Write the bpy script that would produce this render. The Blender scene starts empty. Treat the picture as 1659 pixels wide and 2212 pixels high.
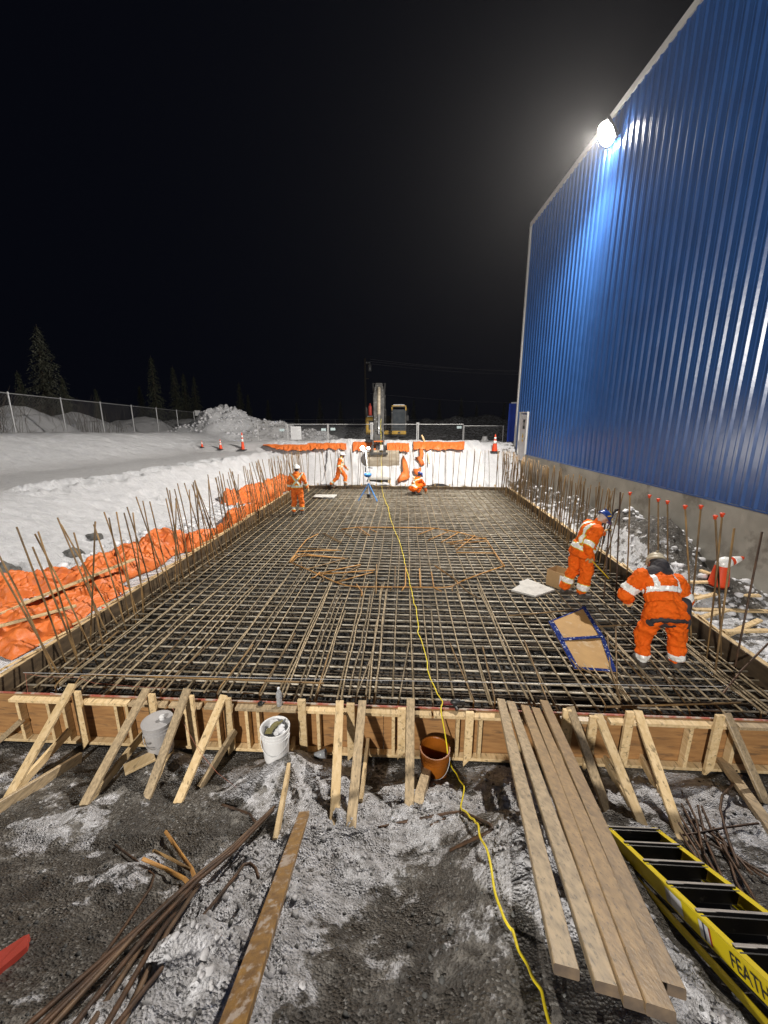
import bpy, math, random
import numpy as np
from mathutils import Vector, Matrix, Quaternion
R = math.radians
random.seed(7)
SC = bpy.context.scene
COL = SC.collection

# ---------------------------------------------------------------- camera numbers (metres, z=0 is the top of the rebar mat)
CH = 3.4; F = 400.0; PITCH = math.atan(95.0/400.0)
cp, sp = math.cos(PITCH), math.sin(PITCH)
def ray(x, y):
    """direction of the sight line through a point of the reference (1659 x 2212 scale)"""
    px, py = x*0.46293, y*0.46293
    a, b = (px-384)/F, -(py-512)/F
    return Vector((a, cp+b*sp, -sp+b*cp))
CAM = Vector((0, 0, CH))
def onz(x, y, z=0.0):
    d = ray(x, y); t = (z-CH)/d.z
    return CAM+d*t
def ony(x, y, Y):
    d = ray(x, y); return CAM+d*(Y/d.y)
def onx(x, y, X):
    d = ray(x, y); return CAM+d*(X/d.x)
def ong(x, y, up=0.0):
    d = ray(x, y).normalized(); t = 0.6
    while t < 130:
        p = CAM+d*t
        if p.z <= gh(p.x, p.y)+up: break
        t += 0.02+t*0.004
    return CAM+d*t

# ---------------------------------------------------------------- mat frame
TH = R(3.0)
O = Vector((-4.87, 4.30, 0)); EU = Vector((math.cos(TH), -math.sin(TH), 0)); EV = Vector((math.sin(TH), math.cos(TH), 0))
W, L = 9.9, 15.22
def M(u, v, z=0.0): return O+EU*u+EV*v+Vector((0, 0, z))
def touv(x, y):
    dx, dy = x-O.x, y-O.y
    return dx*EU.x+dy*EU.y, dx*EV.x+dy*EV.y

# ---------------------------------------------------------------- noise
def _h(ix, iy, s):
    n = (ix*374761393+iy*668265263+s*362437) & 0x7fffffff
    n = ((n ^ (n >> 13))*1274126177) & 0x7fffffff
    n = n ^ (n >> 16)
    return (n & 0xffff)/65535.0
def vn(x, y, s=0):
    x = np.asarray(x, float); y = np.asarray(y, float)
    ix = np.floor(x).astype(np.int64); iy = np.floor(y).astype(np.int64)
    fx = x-ix; fy = y-iy
    fx = fx*fx*(3-2*fx); fy = fy*fy*(3-2*fy)
    a = _h(ix, iy, s); b = _h(ix+1, iy, s); c = _h(ix, iy+1, s); d = _h(ix+1, iy+1, s)
    return (a*(1-fx)+b*fx)*(1-fy)+(c*(1-fx)+d*fx)*fy
def fbm(x, y, s=0, o=4, g=0.5):
    t = 0.0; amp = 1.0; tot = 0.0
    for k in range(o):
        t = t+amp*vn(np.asarray(x)*2**k+17.3*k, np.asarray(y)*2**k-9.1*k, s+k); tot += amp; amp *= g
    return t/tot
def sst(a, b, x):
    t = np.clip((x-a)/(b-a), 0, 1); return t*t*(3-2*t)
BX0, BX1, BY0, BY1 = 7.1, 7.55, 21.9, 4.9      # wall face: x at far corner, x at near
def wallx(y): return 7.1+(21.9-y)*0.0265

MOUNDS = [  # x, y, radius, height, power   (snow or gravel heaps standing on the base ground)
    (6.6, 10.6, 1.3, 1.05), (6.8, 9.3, 1.0, 1.15), (6.5, 13.6, 1.3, .9), (6.6, 16.2, 1.2, .7), (6.3, 18.6, 1.2, .9), (6.6, 7.4, .9, .55), (6.2, 8.2, .7, .35)]
PILE = [(-10.5, 32, 4.0, 2.6), (-7.6, 33, 3.0, 1.9), (-14, 33, 3.5, 2.3), (-4.8, 33.5, 2.2, 1.5), (-12.4, 31, 2.2, 1.4)]
BACK = [(-21.5, 24, 3.0, 1.5), (-22.5, 30, 3.2, 1.6), (-21.5, 36, 3.6, 1.9), (-22, 44, 4, 2), (-24, 18, 4, 2.0),
        (6, 44, 9, 1.5), (14, 46, 10, 1.8), (-2, 48, 9, 1.2), (-14, 52, 10, 1.4), (22, 44, 9, 2)]
DCLOD = [0, .25, .9, 1.5, 2.1, 2.7, 3.2, 4.2, 7, 40]
ZCLOD = [-.52, -.5, -.30, -.08, .3, .72, 1.08, 1.6, 1.72, 1.75]
def ridge(x, y, h):
    """bank of packed snow and gravel that carries the long planks"""
    tgt = -.12+(3.9-y)/2.95*1.22; cx = .77+(y-.95)/2.95*.72
    k = np.exp(-np.abs((x-cx)/.62)**2.6)*(1-sst(2.2, 3.3, y))*sst(.3, .9, y)
    return h+np.maximum(0, tgt-h)*k
def ground(x, y):
    x = np.asarray(x, float); y = np.asarray(y, float)
    dx, dy = x-O.x, y-O.y
    u = dx*EU.x+dy*EU.y; v = dx*EV.x+dy*EV.y
    e = -u; d = -v-0.1; f = v-L; g = u-W
    NEG = -9.0
    near = np.interp(d, DCLOD, ZCLOD)
    near = np.where(d > 0, near, NEG)
    # left bank
    et = np.interp(y, [0, 10.7, 20, 26], [5.6, 5.3, 2.7, 2.2])
    t = np.clip((e-1.7)/(et-1.7), 0, 1)
    ts = t*t*(3-2*t); left = -0.06+0.22*sst(.5, 1.7, e)+1.36*(.45*t+.55*ts)
    bank = np.interp(y, [10, 19, 38, 70], [1.35, 1.1, .55, .0])
    left = left+bank*sst(et+3.2, et+7.0, e)
    left = left-sst(26, 36, y)*.35
    left = np.where(e > 0.12, left, NEG)
    left = np.where(d > 0, np.minimum(left, np.interp(d, DCLOD, ZCLOD)+.5*sst(.2, 2.5, e)+0.3*(1-sst(0, 1.2, d))), left)
    far = 0.0+2.0*sst(.25, 3.5, f)
    far = far-0.9*sst(4.3, 7.0, f)
    far = np.where(f > 0.12, far, NEG)
    right = -0.12+0*g
    right = np.where((g > 0.12) & (v < L+1.5), right, NEG)
    right = np.where(d > 0, np.interp(d, DCLOD, ZCLOD), right)
    right = np.where(g > 0.12, right, NEG)
    h = np.maximum(np.maximum(near, left), np.maximum(far, right))
    h = np.where((u > 4) & (f > 4), np.minimum(h, 2.05-0.95*sst(4.3, 7, f)), h)
    h = np.where((d > 0) & (y < 4), ridge(x, y, h), h)
    inside = (u > -0.1) & (u < W+.1) & (v > -0.1) & (v < L+.12)
    # noise
    n1 = fbm(x*.35, y*.35, 3, 3)-.5
    n2 = fbm(x*1.6, y*1.6, 11, 4)-.5
    n3 = fbm(x*7, y*7, 23, 3)-.5
    amp = 1-sst(14, 30, np.hypot(x, y))*.2
    road = sst(et-.2, et+.6, e)*(1-sst(et+3.0, et+4.6, e))*(d < 4)
    wind = fbm(x*1.2+y*.5, y*5.5-x*2.2, 31, 3)-.5
    leftm = sst(1.8, 3.0, e)
    wind2 = fbm(x*2.6+y*1.3, y*10.0-x*5.0, 37, 2)-.5
    h2 = h+n1*.16*(1-road*.8)+n2*(.10-.06*leftm)*(1-road*.8)+(wind*.13+wind2*.085)*leftm*(1-road*.9)
    # rough broken snow near the toe of the left bank
    toe = sst(.9, 1.8, e)*(1-sst(2.6, 3.8, e))
    h2 = h2+toe*.16*(np.abs(n3)*1.6+n2*.6)
    fg = (d > 0.15)*(1-sst(5, 9, y*0+d))
    lump = np.clip(fbm(x*3.1, y*3.1, 41, 4)-.5, 0, 1)
    snowm = snowmask(x, y, d, u)
    h2 = h2+fg*sst(.15, .5, d)*snowmask(x, y, d, u, True)
    bil = 1-np.abs(2*fbm(x*5.5, y*5.5, 51, 3, .55)-1)*2.2; bil2 = np.abs(2*fbm(x*13, y*13, 53, 2)-1)
    h2 = h2+fg*sst(.15, .5, d)*(n3*.05+n2*.05+bil2*.018+(lump*.22+bil*.040+bil2*.05)*snowm)
    h2 = h2+.29*np.exp(-((x+1.05)**2+(y-3.62)**2)/.10)*fg+.20*np.exp(-((x+2.6)**2+(y-3.75)**2)/.10)*fg
    for (mx, my, mr, mh) in MOUNDS:
        q = np.hypot((x-mx)*.9, y-my)/mr
        h2 = h2+np.where(g > .35, mh*np.clip(1-q, 0, 1)**.85*(.75+.6*fbm(x*2.2, y*2.2, 77, 4))*sst(.3, .9, g), 0)
    for (mx, my, mr, mh) in PILE:
        q = np.hypot(x-mx, (y-my)*1.1)/mr
        h2 = h2+mh*.62*np.clip(1-q, 0, 1)**.8*(.62+.75*fbm(x*1.5, y*1.5, 5, 4, .62))
    for (mx, my, mr, mh) in BACK:
        q = np.hypot(x-mx, y-my)/mr
        h2 = h2+mh*np.clip(1-q*q, 0, 1)*(.6+.5*fbm(x*.5, y*.5, 9, 3))
    pit = -.56+.05*n2+.03*n3
    return np.where(inside, pit, h2)
SLUSH = [(425,2110,.15,1.4,.24),(470,1960,.20,1.2,.06),(525,1880,.18,1.1,.05),(400,2200,.26,1.3,.10),(520,2010,.14,1,.04),(600,1850,.20,.7,.05),(690,1830,.28,.9,.08),(745,1905,.20,.9,.08),(640,1965,.28,.8,.08),
 (560,2085,.20,.8,.05),(610,2190,.20,.5,.03),(760,1790,.28,.8,.05),(840,1800,.26,.6,.04),(930,1768,.34,.85,.06),(660,1740,.22,.8,.04),(1080,1640,.30,1.1,.03),(1115,1750,.26,1.25,.05),(1140,1840,.20,1.25,.06),
 (1180,1930,.16,1.15,.06),(1060,1700,.20,.9,.02),(1050,1580,.25,.8,.02),(430,1650,.18,.7,.03),(600,1650,.14,.5,.02),(1370,1985,.15,.9,.06),(1425,2085,.20,1,.08),(1485,2175,.20,.9,.07),(1500,1720,.28,.6,.04),(1600,1800,.30,.6,.04),
 (1400,1745,.26,.5,.04),(250,1900,.20,.42,.02),(130,1790,.22,.38,.02),(820,1900,.22,.42,.03),(700,2080,.25,.40,.03),(1020,2000,.16,.35,.02),(870,2120,.25,.30,.02),(560,1700,.3,.45,.02),(700,1700,.3,.5,.02)]
_SL = None
def slush():
    global _SL
    if _SL is None:
        _SL = []
        for x, y, r, a, h in SLUSH:
            dr = ray(x, y).normalized(); t = .5
            while t < 9:
                p = CAM+dr*t; u, v = touv(p.x, p.y)
                if p.z <= float(ridge(p.x, p.y, np.interp(-v-.1, DCLOD, ZCLOD))): break
                t += .02
            _SL.append((p.x, p.y, r, a, h))
    return _SL
def snowmask(x, y, d, u, height=False):
    """1 where lumpy snow lies on the foreground slope, 0 where the gravel is bare"""
    n = fbm(x*3.3, y*3.3, 71, 4)-.5
    xw = x+(fbm(x*2.7, y*2.7, 81, 3)-.5)*.34; yw = y+(fbm(y*2.9, x*2.9, 83, 3)-.5)*.34
    m = np.zeros_like(np.asarray(x, float)); hh = m.copy()
    for px, py, r, a, h in slush():
        q = ((xw-px)**2+(yw-py)**2)/(r*r*1.5); g_ = np.exp(-q*.8)
        m = np.maximum(m, a*g_); hh = np.maximum(hh, h*np.exp(-q))
    if height: return hh*(.7+.9*(n+.5))
    m = m*(1+n*.9)
    return np.clip(m, 0, 1)
import bisect
def gh(x, y):
    i = bisect.bisect_right(GXL, x)-1; j = bisect.bisect_right(GYL, y)-1
    i = min(max(i, 0), len(GXL)-2); j = min(max(j, 0), len(GYL)-2)
    a = (x-GXL[i])/(GXL[i+1]-GXL[i]); b = (y-GYL[j])/(GYL[j+1]-GYL[j]); a = min(max(a, 0), 1); b = min(max(b, 0), 1)
    r0 = GZL[j]; r1 = GZL[j+1]
    return (r0[i]*(1-a)+r0[i+1]*a)*(1-b)+(r1[i]*(1-a)+r1[i+1]*a)*b

# ---------------------------------------------------------------- mesh builder
class MB:
    def __init__(s): s.v = []; s.f = []; s.mi = []; s.cur = 0
    def face(s, idx): s.f.append(tuple(idx)); s.mi.append(s.cur)
    def box(s, a, b, c=None):
        """axis box from corner a to corner b"""
        x0, y0, z0 = a; x1, y1, z1 = b; n = len(s.v)
        s.v += [(x0,y0,z0),(x1,y0,z0),(x1,y1,z0),(x0,y1,z0),(x0,y0,z1),(x1,y0,z1),(x1,y1,z1),(x0,y1,z1)]
        for q in ((0,3,2,1),(4,5,6,7),(0,1,5,4),(1,2,6,5),(2,3,7,6),(3,0,4,7)): s.face([n+i for i in q])
        return s
    def beam(s, p, q, w, h, up=(0,0,1), bev=0.0, ext=0.0):
        """rectangular bar from p to q: w across, h along 'up'"""
        p = Vector(p); q = Vector(q); d = (q-p).normalized(); up = Vector(up)
        sd = d.cross(up)
        if sd.length < 1e-4: sd = d.cross(Vector((0,1,0)))
        sd.normalize(); un = sd.cross(d).normalized()
        p = p-d*ext; q = q+d*ext
        if bev <= 0: prof = [(-w/2,-h/2),(w/2,-h/2),(w/2,h/2),(-w/2,h/2)]
        else:
            b = bev; prof = [(-w/2+b,-h/2),(w/2-b,-h/2),(w/2,-h/2+b),(w/2,h/2-b),(w/2-b,h/2),(-w/2+b,h/2),(-w/2,h/2-b),(-w/2,-h/2+b)]
        n = len(s.v); k = len(prof)
        for c in (p, q):
            for a, b in prof: s.v.append(tuple(c+sd*a+un*b))
        for i in range(k): s.face((n+i, n+(i+1)%k, n+k+(i+1)%k, n+k+i))
        s.face([n+i for i in range(k)][::-1]); s.face([n+k+i for i in range(k)])
        return s
    def tube(s, pts, r, n=6, cap=True):
        pts = [Vector(p) for p in pts]; m = len(pts)
        rs = r if isinstance(r, (list, tuple)) else [r]*m
        base = len(s.v); prev = None
        for i, p in enumerate(pts):
            d = (pts[min(i+1, m-1)]-pts[max(i-1, 0)])
            if d.length < 1e-9: d = Vector((0,0,1))
            d.normalize()
            if prev is None:
                a = d.cross(Vector((0,0,1)))
                if a.length < .05: a = d.cross(Vector((1,0,0)))
            else: a = prev-d*prev.dot(d)
            a.normalize(); prev = a; b = d.cross(a)
            for k in range(n):
                t = 2*math.pi*k/n
                s.v.append(tuple(p+(a*math.cos(t)+b*math.sin(t))*rs[i]))
        for i in range(m-1):
            for k in range(n):
                s.face((base+i*n+k, base+i*n+(k+1)%n, base+(i+1)*n+(k+1)%n, base+(i+1)*n+k))
        if cap:
            s.face([base+k for k in range(n)][::-1]); s.face([base+(m-1)*n+k for k in range(n)])
        return s
    def lathe(s, prof, c=(0,0,0), n=24, ax=None):
        """prof: list of (r, z) ; optional 3x3/4x4 matrix ax"""
        base = len(s.v); c = Vector(c)
        for r, z in prof:
            for k in range(n):
                t = 2*math.pi*k/n
                p = Vector((r*math.cos(t), r*math.sin(t), z))
                if ax is not None: p = ax @ p
                s.v.append(tuple(p+c))
        for i in range(len(prof)-1):
            for k in range(n):
                s.face((base+i*n+k, base+i*n+(k+1)%n, base+(i+1)*n+(k+1)%n, base+(i+1)*n+k))
        if prof[0][0] > 1e-5: s.face([base+k for k in range(n)][::-1])
        if prof[-1][0] > 1e-5: s.face([base+(len(prof)-1)*n+k for k in range(n)])
        return s
    def cone(s, p, q, r0, r1, n=14):
        """round-ended tapered limb"""
        p = Vector(p); q = Vector(q); d = q-p; ln = d.length
        if ln < 1e-6: d = Vector((0,0,1)); ln = 1e-6
        rot = Vector((0,0,1)).rotation_difference(d.normalized()).to_matrix()
        pr = []
        for k in range(0, 6):
            t = -math.pi/2+math.pi/2*k/5; pr.append((max(r0*math.cos(t), 0.0005), r0*math.sin(t)))
        for k in range(0, 6):
            t = math.pi/2*k/5; pr.append((max(r1*math.cos(t), 0.0005), ln+r1*math.sin(t)))
        return s.lathe(pr, p, n, rot)
    def ell(s, c, rad, rot=None, n=16, m=10):
        pr = [(max(math.cos(-math.pi/2+math.pi*k/m), .001), math.sin(-math.pi/2+math.pi*k/m)) for k in range(m+1)]
        S = Matrix.Diagonal(Vector(rad))
        if rot is not None: S = rot @ S
        return s.lathe(pr, c, n, S)
    def prism(s, poly, z0, z1, fn=None):
        """extrude a closed 2-D outline (list of (x,y)) between z0 and z1; fn maps (x,y,z)->point"""
        n = len(s.v); k = len(poly)
        for z in (z0, z1):
            for x, y in poly: s.v.append(tuple(fn(x, y, z)) if fn else (x, y, z))
        for i in range(k): s.face((n+i, n+(i+1)%k, n+k+(i+1)%k, n+k+i))
        s.face([n+i for i in range(k)][::-1]); s.face([n+k+i for i in range(k)])
        return s
    def build(s, name, mats, parent=None, smooth=False, origin=None, bevel=0.0, fix=True):
        me = bpy.data.meshes.new(name)
        v = s.v
        if origin is not None:
            o = Vector(origin); v = [(a-o.x, b-o.y, c-o.z) for a, b, c in v]
        me.from_pydata(v, [], s.f)
        if not isinstance(mats, (list, tuple)): mats = [mats]
        for m in mats: me.materials.append(m)
        if len(mats) > 1: me.polygons.foreach_set('material_index', s.mi)
        if fix:
            import bmesh
            bm = bmesh.new(); bm.from_mesh(me); bmesh.ops.recalc_face_normals(bm, faces=bm.faces); bm.to_mesh(me); bm.free()
        if smooth:
            me.polygons.foreach_set('use_smooth', [True]*len(me.polygons))
        me.update()
        o = bpy.data.objects.new(name, me); COL.objects.link(o)
        if origin is not None: o.location = origin
        if parent is not None: o.parent = parent
        if bevel > 0:
            b = o.modifiers.new('b', 'BEVEL'); b.width = bevel; b.segments = 2; b.limit_method = 'ANGLE'
        return o
def gridmesh(name, P, mat, parent=None, smooth=True, attrs=None, thick=0.0):
    """P: array (ny, nx, 3)"""
    ny, nx = P.shape[:2]
    me = bpy.data.meshes.new(name)
    nv = ny*nx; me.vertices.add(nv); me.vertices.foreach_set('co', P.reshape(-1).astype(np.float32))
    idx = np.arange(nv).reshape(ny, nx)
    q = np.stack([idx[:-1, :-1], idx[:-1, 1:], idx[1:, 1:], idx[1:, :-1]], -1).reshape(-1, 4)
    nf = len(q); me.loops.add(nf*4); me.loops.foreach_set('vertex_index', q.reshape(-1).astype(np.int32))
    me.polygons.add(nf); me.polygons.foreach_set('loop_start', np.arange(0, nf*4, 4, dtype=np.int32))
    me.polygons.foreach_set('loop_total', np.full(nf, 4, dtype=np.int32))
    me.materials.append(mat); me.update(calc_edges=True); me.validate()
    if smooth: me.polygons.foreach_set('use_smooth', [True]*nf)
    if attrs:
        for k, a in attrs.items():
            at = me.attributes.new(k, 'FLOAT', 'POINT'); at.data.foreach_set('value', np.asarray(a, np.float32).reshape(-1))
    o = bpy.data.objects.new(name, me); COL.objects.link(o)
    if parent is not None: o.parent = parent
    if thick:
        m = o.modifiers.new('t', 'SOLIDIFY'); m.thickness = thick; m.offset = -1
    return o
def tag(o, label=None, cat=None, group=None, kind=None):
    if label: o['label'] = label
    if cat: o['category'] = cat
    if group: o['group'] = group
    if kind: o['kind'] = kind
    return o
def thing(name, loc, label, cat, group=None, rz=0.0):
    o = bpy.data.objects.new(name, None); COL.objects.link(o); o.location = loc; o.rotation_euler.z = rz
    o.empty_display_size = .1
    return tag(o, label, cat, group)
def local(parent):
    """nothing is scaled, so children built in world space are moved into the parent's frame"""
    inv = (Matrix.Translation(parent.location) @ parent.rotation_euler.to_matrix().to_4x4()).inverted()
    return inv
def put(mb, name, mats, parent, **k):
    inv = local(parent)
    mb.v = [tuple(inv @ Vector(p)) for p in mb.v]
    return mb.build(name, mats, parent, **k)

# ---------------------------------------------------------------- materials
def lin(c): return tuple(c)+(1.0,)
def mat(name, c1, c2=None, scale=6.0, rough=.7, metal=0.0, bump=0.0, bscale=None, stretch=(1,1,1), detail=6, lo=.35, hi=.65, spec=.5, rnd=0.0, rough2=None, trans=0.0, c3=None, c3amt=.62, c3scale=2.0, alpha=1.0, sheen=0):
    m = bpy.data.materials.new(name); m.use_nodes = True; nt = m.node_tree; N = nt.nodes; Lk = nt.links
    b = N['Principled BSDF']; b.inputs['Roughness'].default_value = rough; b.inputs['Metallic'].default_value = metal
    b.inputs['Specular IOR Level'].default_value = spec
    b.inputs['Base Color'].default_value = lin(c1)
    if trans: b.inputs['Transmission Weight'].default_value = trans
    if alpha < 1: b.inputs['Alpha'].default_value = alpha
    tc = N.new('ShaderNodeTexCoord'); mp = N.new('ShaderNodeMapping'); mp.inputs['Scale'].default_value = stretch
    Lk.new(tc.outputs['Object'], mp.inputs['Vector'])
    vec = mp.outputs['Vector']
    if rnd:
        oi = N.new('ShaderNodeObjectInfo'); ml = N.new('ShaderNodeVectorMath'); ml.operation = 'ADD'
        mm = N.new('ShaderNodeMath'); mm.operation = 'MULTIPLY'; mm.inputs[1].default_value = 37.0
        Lk.new(oi.outputs['Random'], mm.inputs[0]); Lk.new(mp.outputs['Vector'], ml.inputs[0]); Lk.new(mm.outputs[0], ml.inputs[1]); vec = ml.outputs[0]
    if c2 is not None or bump:
        nz = N.new('ShaderNodeTexNoise'); nz.inputs['Scale'].default_value = scale; nz.inputs['Detail'].default_value = detail
        Lk.new(vec, nz.inputs['Vector'])
    if c2 is not None:
        rp = N.new('ShaderNodeMapRange'); rp.inputs['From Min'].default_value = lo; rp.inputs['From Max'].default_value = hi
        Lk.new(nz.outputs['Fac'], rp.inputs['Value'])
        mx = N.new('ShaderNodeMix'); mx.data_type = 'RGBA'; mx.inputs[6].default_value = lin(c1); mx.inputs[7].default_value = lin(c2)
        Lk.new(rp.outputs[0], mx.inputs[0]); out = mx.outputs[2]
        if c3 is not None:
            n3 = N.new('ShaderNodeTexNoise'); n3.inputs['Scale'].default_value = c3scale; n3.inputs['Detail'].default_value = 8; n3.inputs['Roughness'].default_value = .65
            Lk.new(vec, n3.inputs['Vector'])
            r3 = N.new('ShaderNodeMapRange'); r3.inputs['From Min'].default_value = c3amt-.04; r3.inputs['From Max'].default_value = c3amt+.05
            Lk.new(n3.outputs['Fac'], r3.inputs['Value'])
            m3 = N.new('ShaderNodeMix'); m3.data_type = 'RGBA'; m3.inputs[7].default_value = lin(c3)
            Lk.new(r3.outputs[0], m3.inputs[0]); Lk.new(out, m3.inputs[6]); out = m3.outputs[2]
        if rnd:
            hv = N.new('ShaderNodeHueSaturation'); ma = N.new('ShaderNodeMapRange'); ma.inputs['To Min'].default_value = 1-rnd; ma.inputs['To Max'].default_value = 1+rnd
            Lk.new(oi.outputs['Random'], ma.inputs['Value']); Lk.new(ma.outputs[0], hv.inputs['Value']); Lk.new(out, hv.inputs['Color']); out = hv.outputs[0]
        Lk.new(out, b.inputs['Base Color'])
        if rough2 is not None:
            rr = N.new('ShaderNodeMapRange'); rr.inputs['To Min'].default_value = rough; rr.inputs['To Max'].default_value = rough2
            Lk.new(nz.outputs['Fac'], rr.inputs['Value']); Lk.new(rr.outputs[0], b.inputs['Roughness'])
    if bump:
        nb = nz
        if bscale:
            nb = N.new('ShaderNodeTexNoise'); nb.inputs['Scale'].default_value = bscale; nb.inputs['Detail'].default_value = 5
            Lk.new(vec, nb.inputs['Vector'])
        bp = N.new('ShaderNodeBump'); bp.inputs['Strength'].default_value = 1.0; bp.inputs['Distance'].default_value = bump
        Lk.new(nb.outputs['Fac'], bp.inputs['Height']); Lk.new(bp.outputs[0], b.inputs['Normal'])
    return m
def emis(name, c, s):
    m = bpy.data.materials.new(name); m.use_nodes = True; b = m.node_tree.nodes['Principled BSDF']
    b.inputs['Base Color'].default_value = lin(c); b.inputs['Emission Color'].default_value = lin(c); b.inputs['Emission Strength'].default_value = s
    return m
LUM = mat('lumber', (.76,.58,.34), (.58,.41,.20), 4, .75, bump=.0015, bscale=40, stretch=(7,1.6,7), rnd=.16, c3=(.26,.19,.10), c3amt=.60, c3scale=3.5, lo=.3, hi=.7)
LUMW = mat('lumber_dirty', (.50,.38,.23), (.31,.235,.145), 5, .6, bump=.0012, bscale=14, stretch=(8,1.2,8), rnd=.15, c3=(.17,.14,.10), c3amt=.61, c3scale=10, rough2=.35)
LUMO = mat('lumber_golden', (.36,.20,.055), (.19,.105,.04), 3, .42, bump=.0014, bscale=12, stretch=(8,1.2,8), c3=(.46,.38,.31), c3amt=.57, c3scale=2.5)
PLK = mat('lumber_brown_frosty', (.44,.30,.155), (.29,.205,.12), 5, .5, bump=.0014, bscale=12, stretch=(8,1.2,8), c3=(.16,.125,.085), c3amt=.61, c3scale=11, rnd=.1, rough2=.3)
PLY = mat('plywood', (.42,.225,.085), (.27,.135,.05), 3, .65, stretch=(1.2,1.2,9), bump=.001, lo=.3, hi=.7, c3=(.17,.095,.045), c3amt=.60, c3scale=2.2)
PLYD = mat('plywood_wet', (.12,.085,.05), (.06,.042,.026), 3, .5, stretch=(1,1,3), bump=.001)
PLYR = mat('plywood_painted_edge', (.34,.09,.06), (.42,.36,.30), 9, .7, lo=.45, hi=.6)
REB = mat('rebar_mat', (.15,.115,.065), (.34,.265,.165), 7, .55, metal=.25, bump=.002, bscale=70, stretch=(1,1,1), lo=.35, hi=.6, rnd=.25)
REBT = mat('rebar_mat_grey', (.50,.46,.38), (.20,.165,.11), 6, .5, metal=.3, bump=.002, bscale=70, lo=.35, hi=.65, rnd=.25)
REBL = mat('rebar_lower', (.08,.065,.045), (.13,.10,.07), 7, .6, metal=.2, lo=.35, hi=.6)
RUST = mat('rebar_rust', (.27,.165,.062), (.13,.082,.038), 5, .62, metal=.15, bump=.002, bscale=60, lo=.35, hi=.65, rnd=.35)
RUSTY = mat('rebar_fresh_rust', (.52,.27,.07), (.32,.16,.05), 9, .6, metal=.1, bump=.002, bscale=60, rnd=.2)
RUSTD = mat('rebar_dark_rust', (.12,.065,.035), (.045,.03,.022), 8, .55, metal=.3, bump=.002, bscale=60)
ORT = mat('orange_tarp', (.70,.18,.04), (.58,.14,.03), 2.5, .5, bump=.03, bscale=5, stretch=(1,1,1), c3=(.62,.22,.12), c3amt=.66, c3scale=3, lo=.3, hi=.7, spec=.35)
WHT = mat('white_blanket', (.60,.60,.61), (.46,.47,.49), 2.5, .6, bump=.05, bscale=3.2, stretch=(1.6,.7,.5))
BLU = mat('blue_steel', (.026,.105,.34), (.022,.088,.29), 1.2, .28, bump=.012, bscale=1.1, metal=0.0, spec=.75)
CONC = mat('concrete', (.50,.475,.42), (.38,.36,.315), 1.6, .85, bump=.004, bscale=25, c3=(.27,.25,.215), c3amt=.60, c3scale=1.1, detail=9)
TRIM = mat('white_trim', (.72,.72,.70), (.66,.66,.64), 3, .4)
GALV = mat('galvanised', (.55,.56,.57), (.42,.43,.44), 20, .38, metal=.6)
FENC = mat('fence_steel', (.62,.62,.62), (.5,.5,.5), 12, .45, metal=.3)
BLACK = mat('black_plastic', (.02,.02,.022), (.03,.03,.03), 10, .45)
HIV = mat('orange_workwear', (.90,.155,.012), (.78,.12,.008), 7, .78, bump=.02, bscale=14, lo=.3, hi=.7, spec=.15, c3=(.62,.12,.02), c3amt=.66, c3scale=4)
HIV2 = mat('orange_workwear_soiled', (.84,.19,.03), (.68,.14,.022), 5, .8, bump=.03, bscale=9, c3=(.42,.10,.03), c3amt=.62, c3scale=5, spec=.2)
TAPE = mat('reflective_tape', (.93,.93,.90), (.86,.87,.84), 30, .3, spec=.8)
TAPEY = mat('lime_tape_edge', (.72,.72,.08), (.66,.62,.05), 30, .5)
DKC = mat('dark_cloth', (.028,.027,.032), (.045,.04,.045), 9, .8, bump=.004)
BOOT = mat('boot_rubber', (.05,.043,.035), (.09,.075,.06), 9, .7, bump=.002)
GLV = mat('leather_glove', (.58,.42,.20), (.44,.30,.14), 14, .75, bump=.003)
SKIN = mat('skin', (.56,.30,.20), (.50,.25,.16), 10, .55)
HATW = mat('white_helmet', (.80,.80,.78), (.74,.74,.72), 6, .3)
HATB = mat('blue_helmet', (.02,.06,.30), (.015,.045,.22), 6, .3)
HATT = mat('tan_helmet', (.50,.44,.32), (.42,.36,.25), 8, .5)
YEL = mat('yellow_paint', (.78,.52,.01), (.72,.46,.01), 5, .35)
LADY = mat('ladder_yellow', (.82,.66,.012), (.74,.57,.012), 4, .38, c3=(.5,.38,.05), c3amt=.68, c3scale=14)
CATY = mat('machine_yellow', (.60,.36,.03), (.42,.26,.04), 4, .5, c3=(.22,.16,.07), c3amt=.58, c3scale=4)
MACH = mat('machine_grey', (.10,.098,.095), (.05,.049,.047), 5, .55, metal=.2, c3=(.34,.34,.34), c3amt=.63, c3scale=6)
BUCKM = mat('bucket_steel', (.40,.35,.27), (.28,.24,.18), 3, .65, metal=.1, c3=(.33,.30,.25), c3amt=.6, c3scale=5, stretch=(1,1,3), bump=.004)
TIRE = mat('track_rubber', (.03,.03,.03), (.06,.058,.055), 5, .8)
GLS = mat('cab_glass', (.05,.06,.07), (.08,.09,.10), 3, .12, spec=.8)
CRD = mat('cardboard', (.42,.27,.13), (.37,.235,.11), 4, .8, bump=.001)
CRDB = mat('cardboard_panel', (.40,.235,.075), (.33,.19,.06), 4, .75, c3=(.46,.34,.2), c3amt=.60, c3scale=3)
NAVY = mat('blue_film', (.010,.025,.15), (.008,.02,.11), 5, .9, spec=.08, c3=(.7,.74,.8), c3amt=.61, c3scale=26, detail=2)
FOAM = mat('foam_board', (.50,.49,.46), (.40,.39,.37), 5, .8, c3=(.30,.29,.27), c3amt=.63, c3scale=6)
BUKW = mat('white_plastic', (.78,.78,.78), (.72,.72,.72), 5, .4, c3=(.5,.48,.45), c3amt=.68, c3scale=8)
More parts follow.
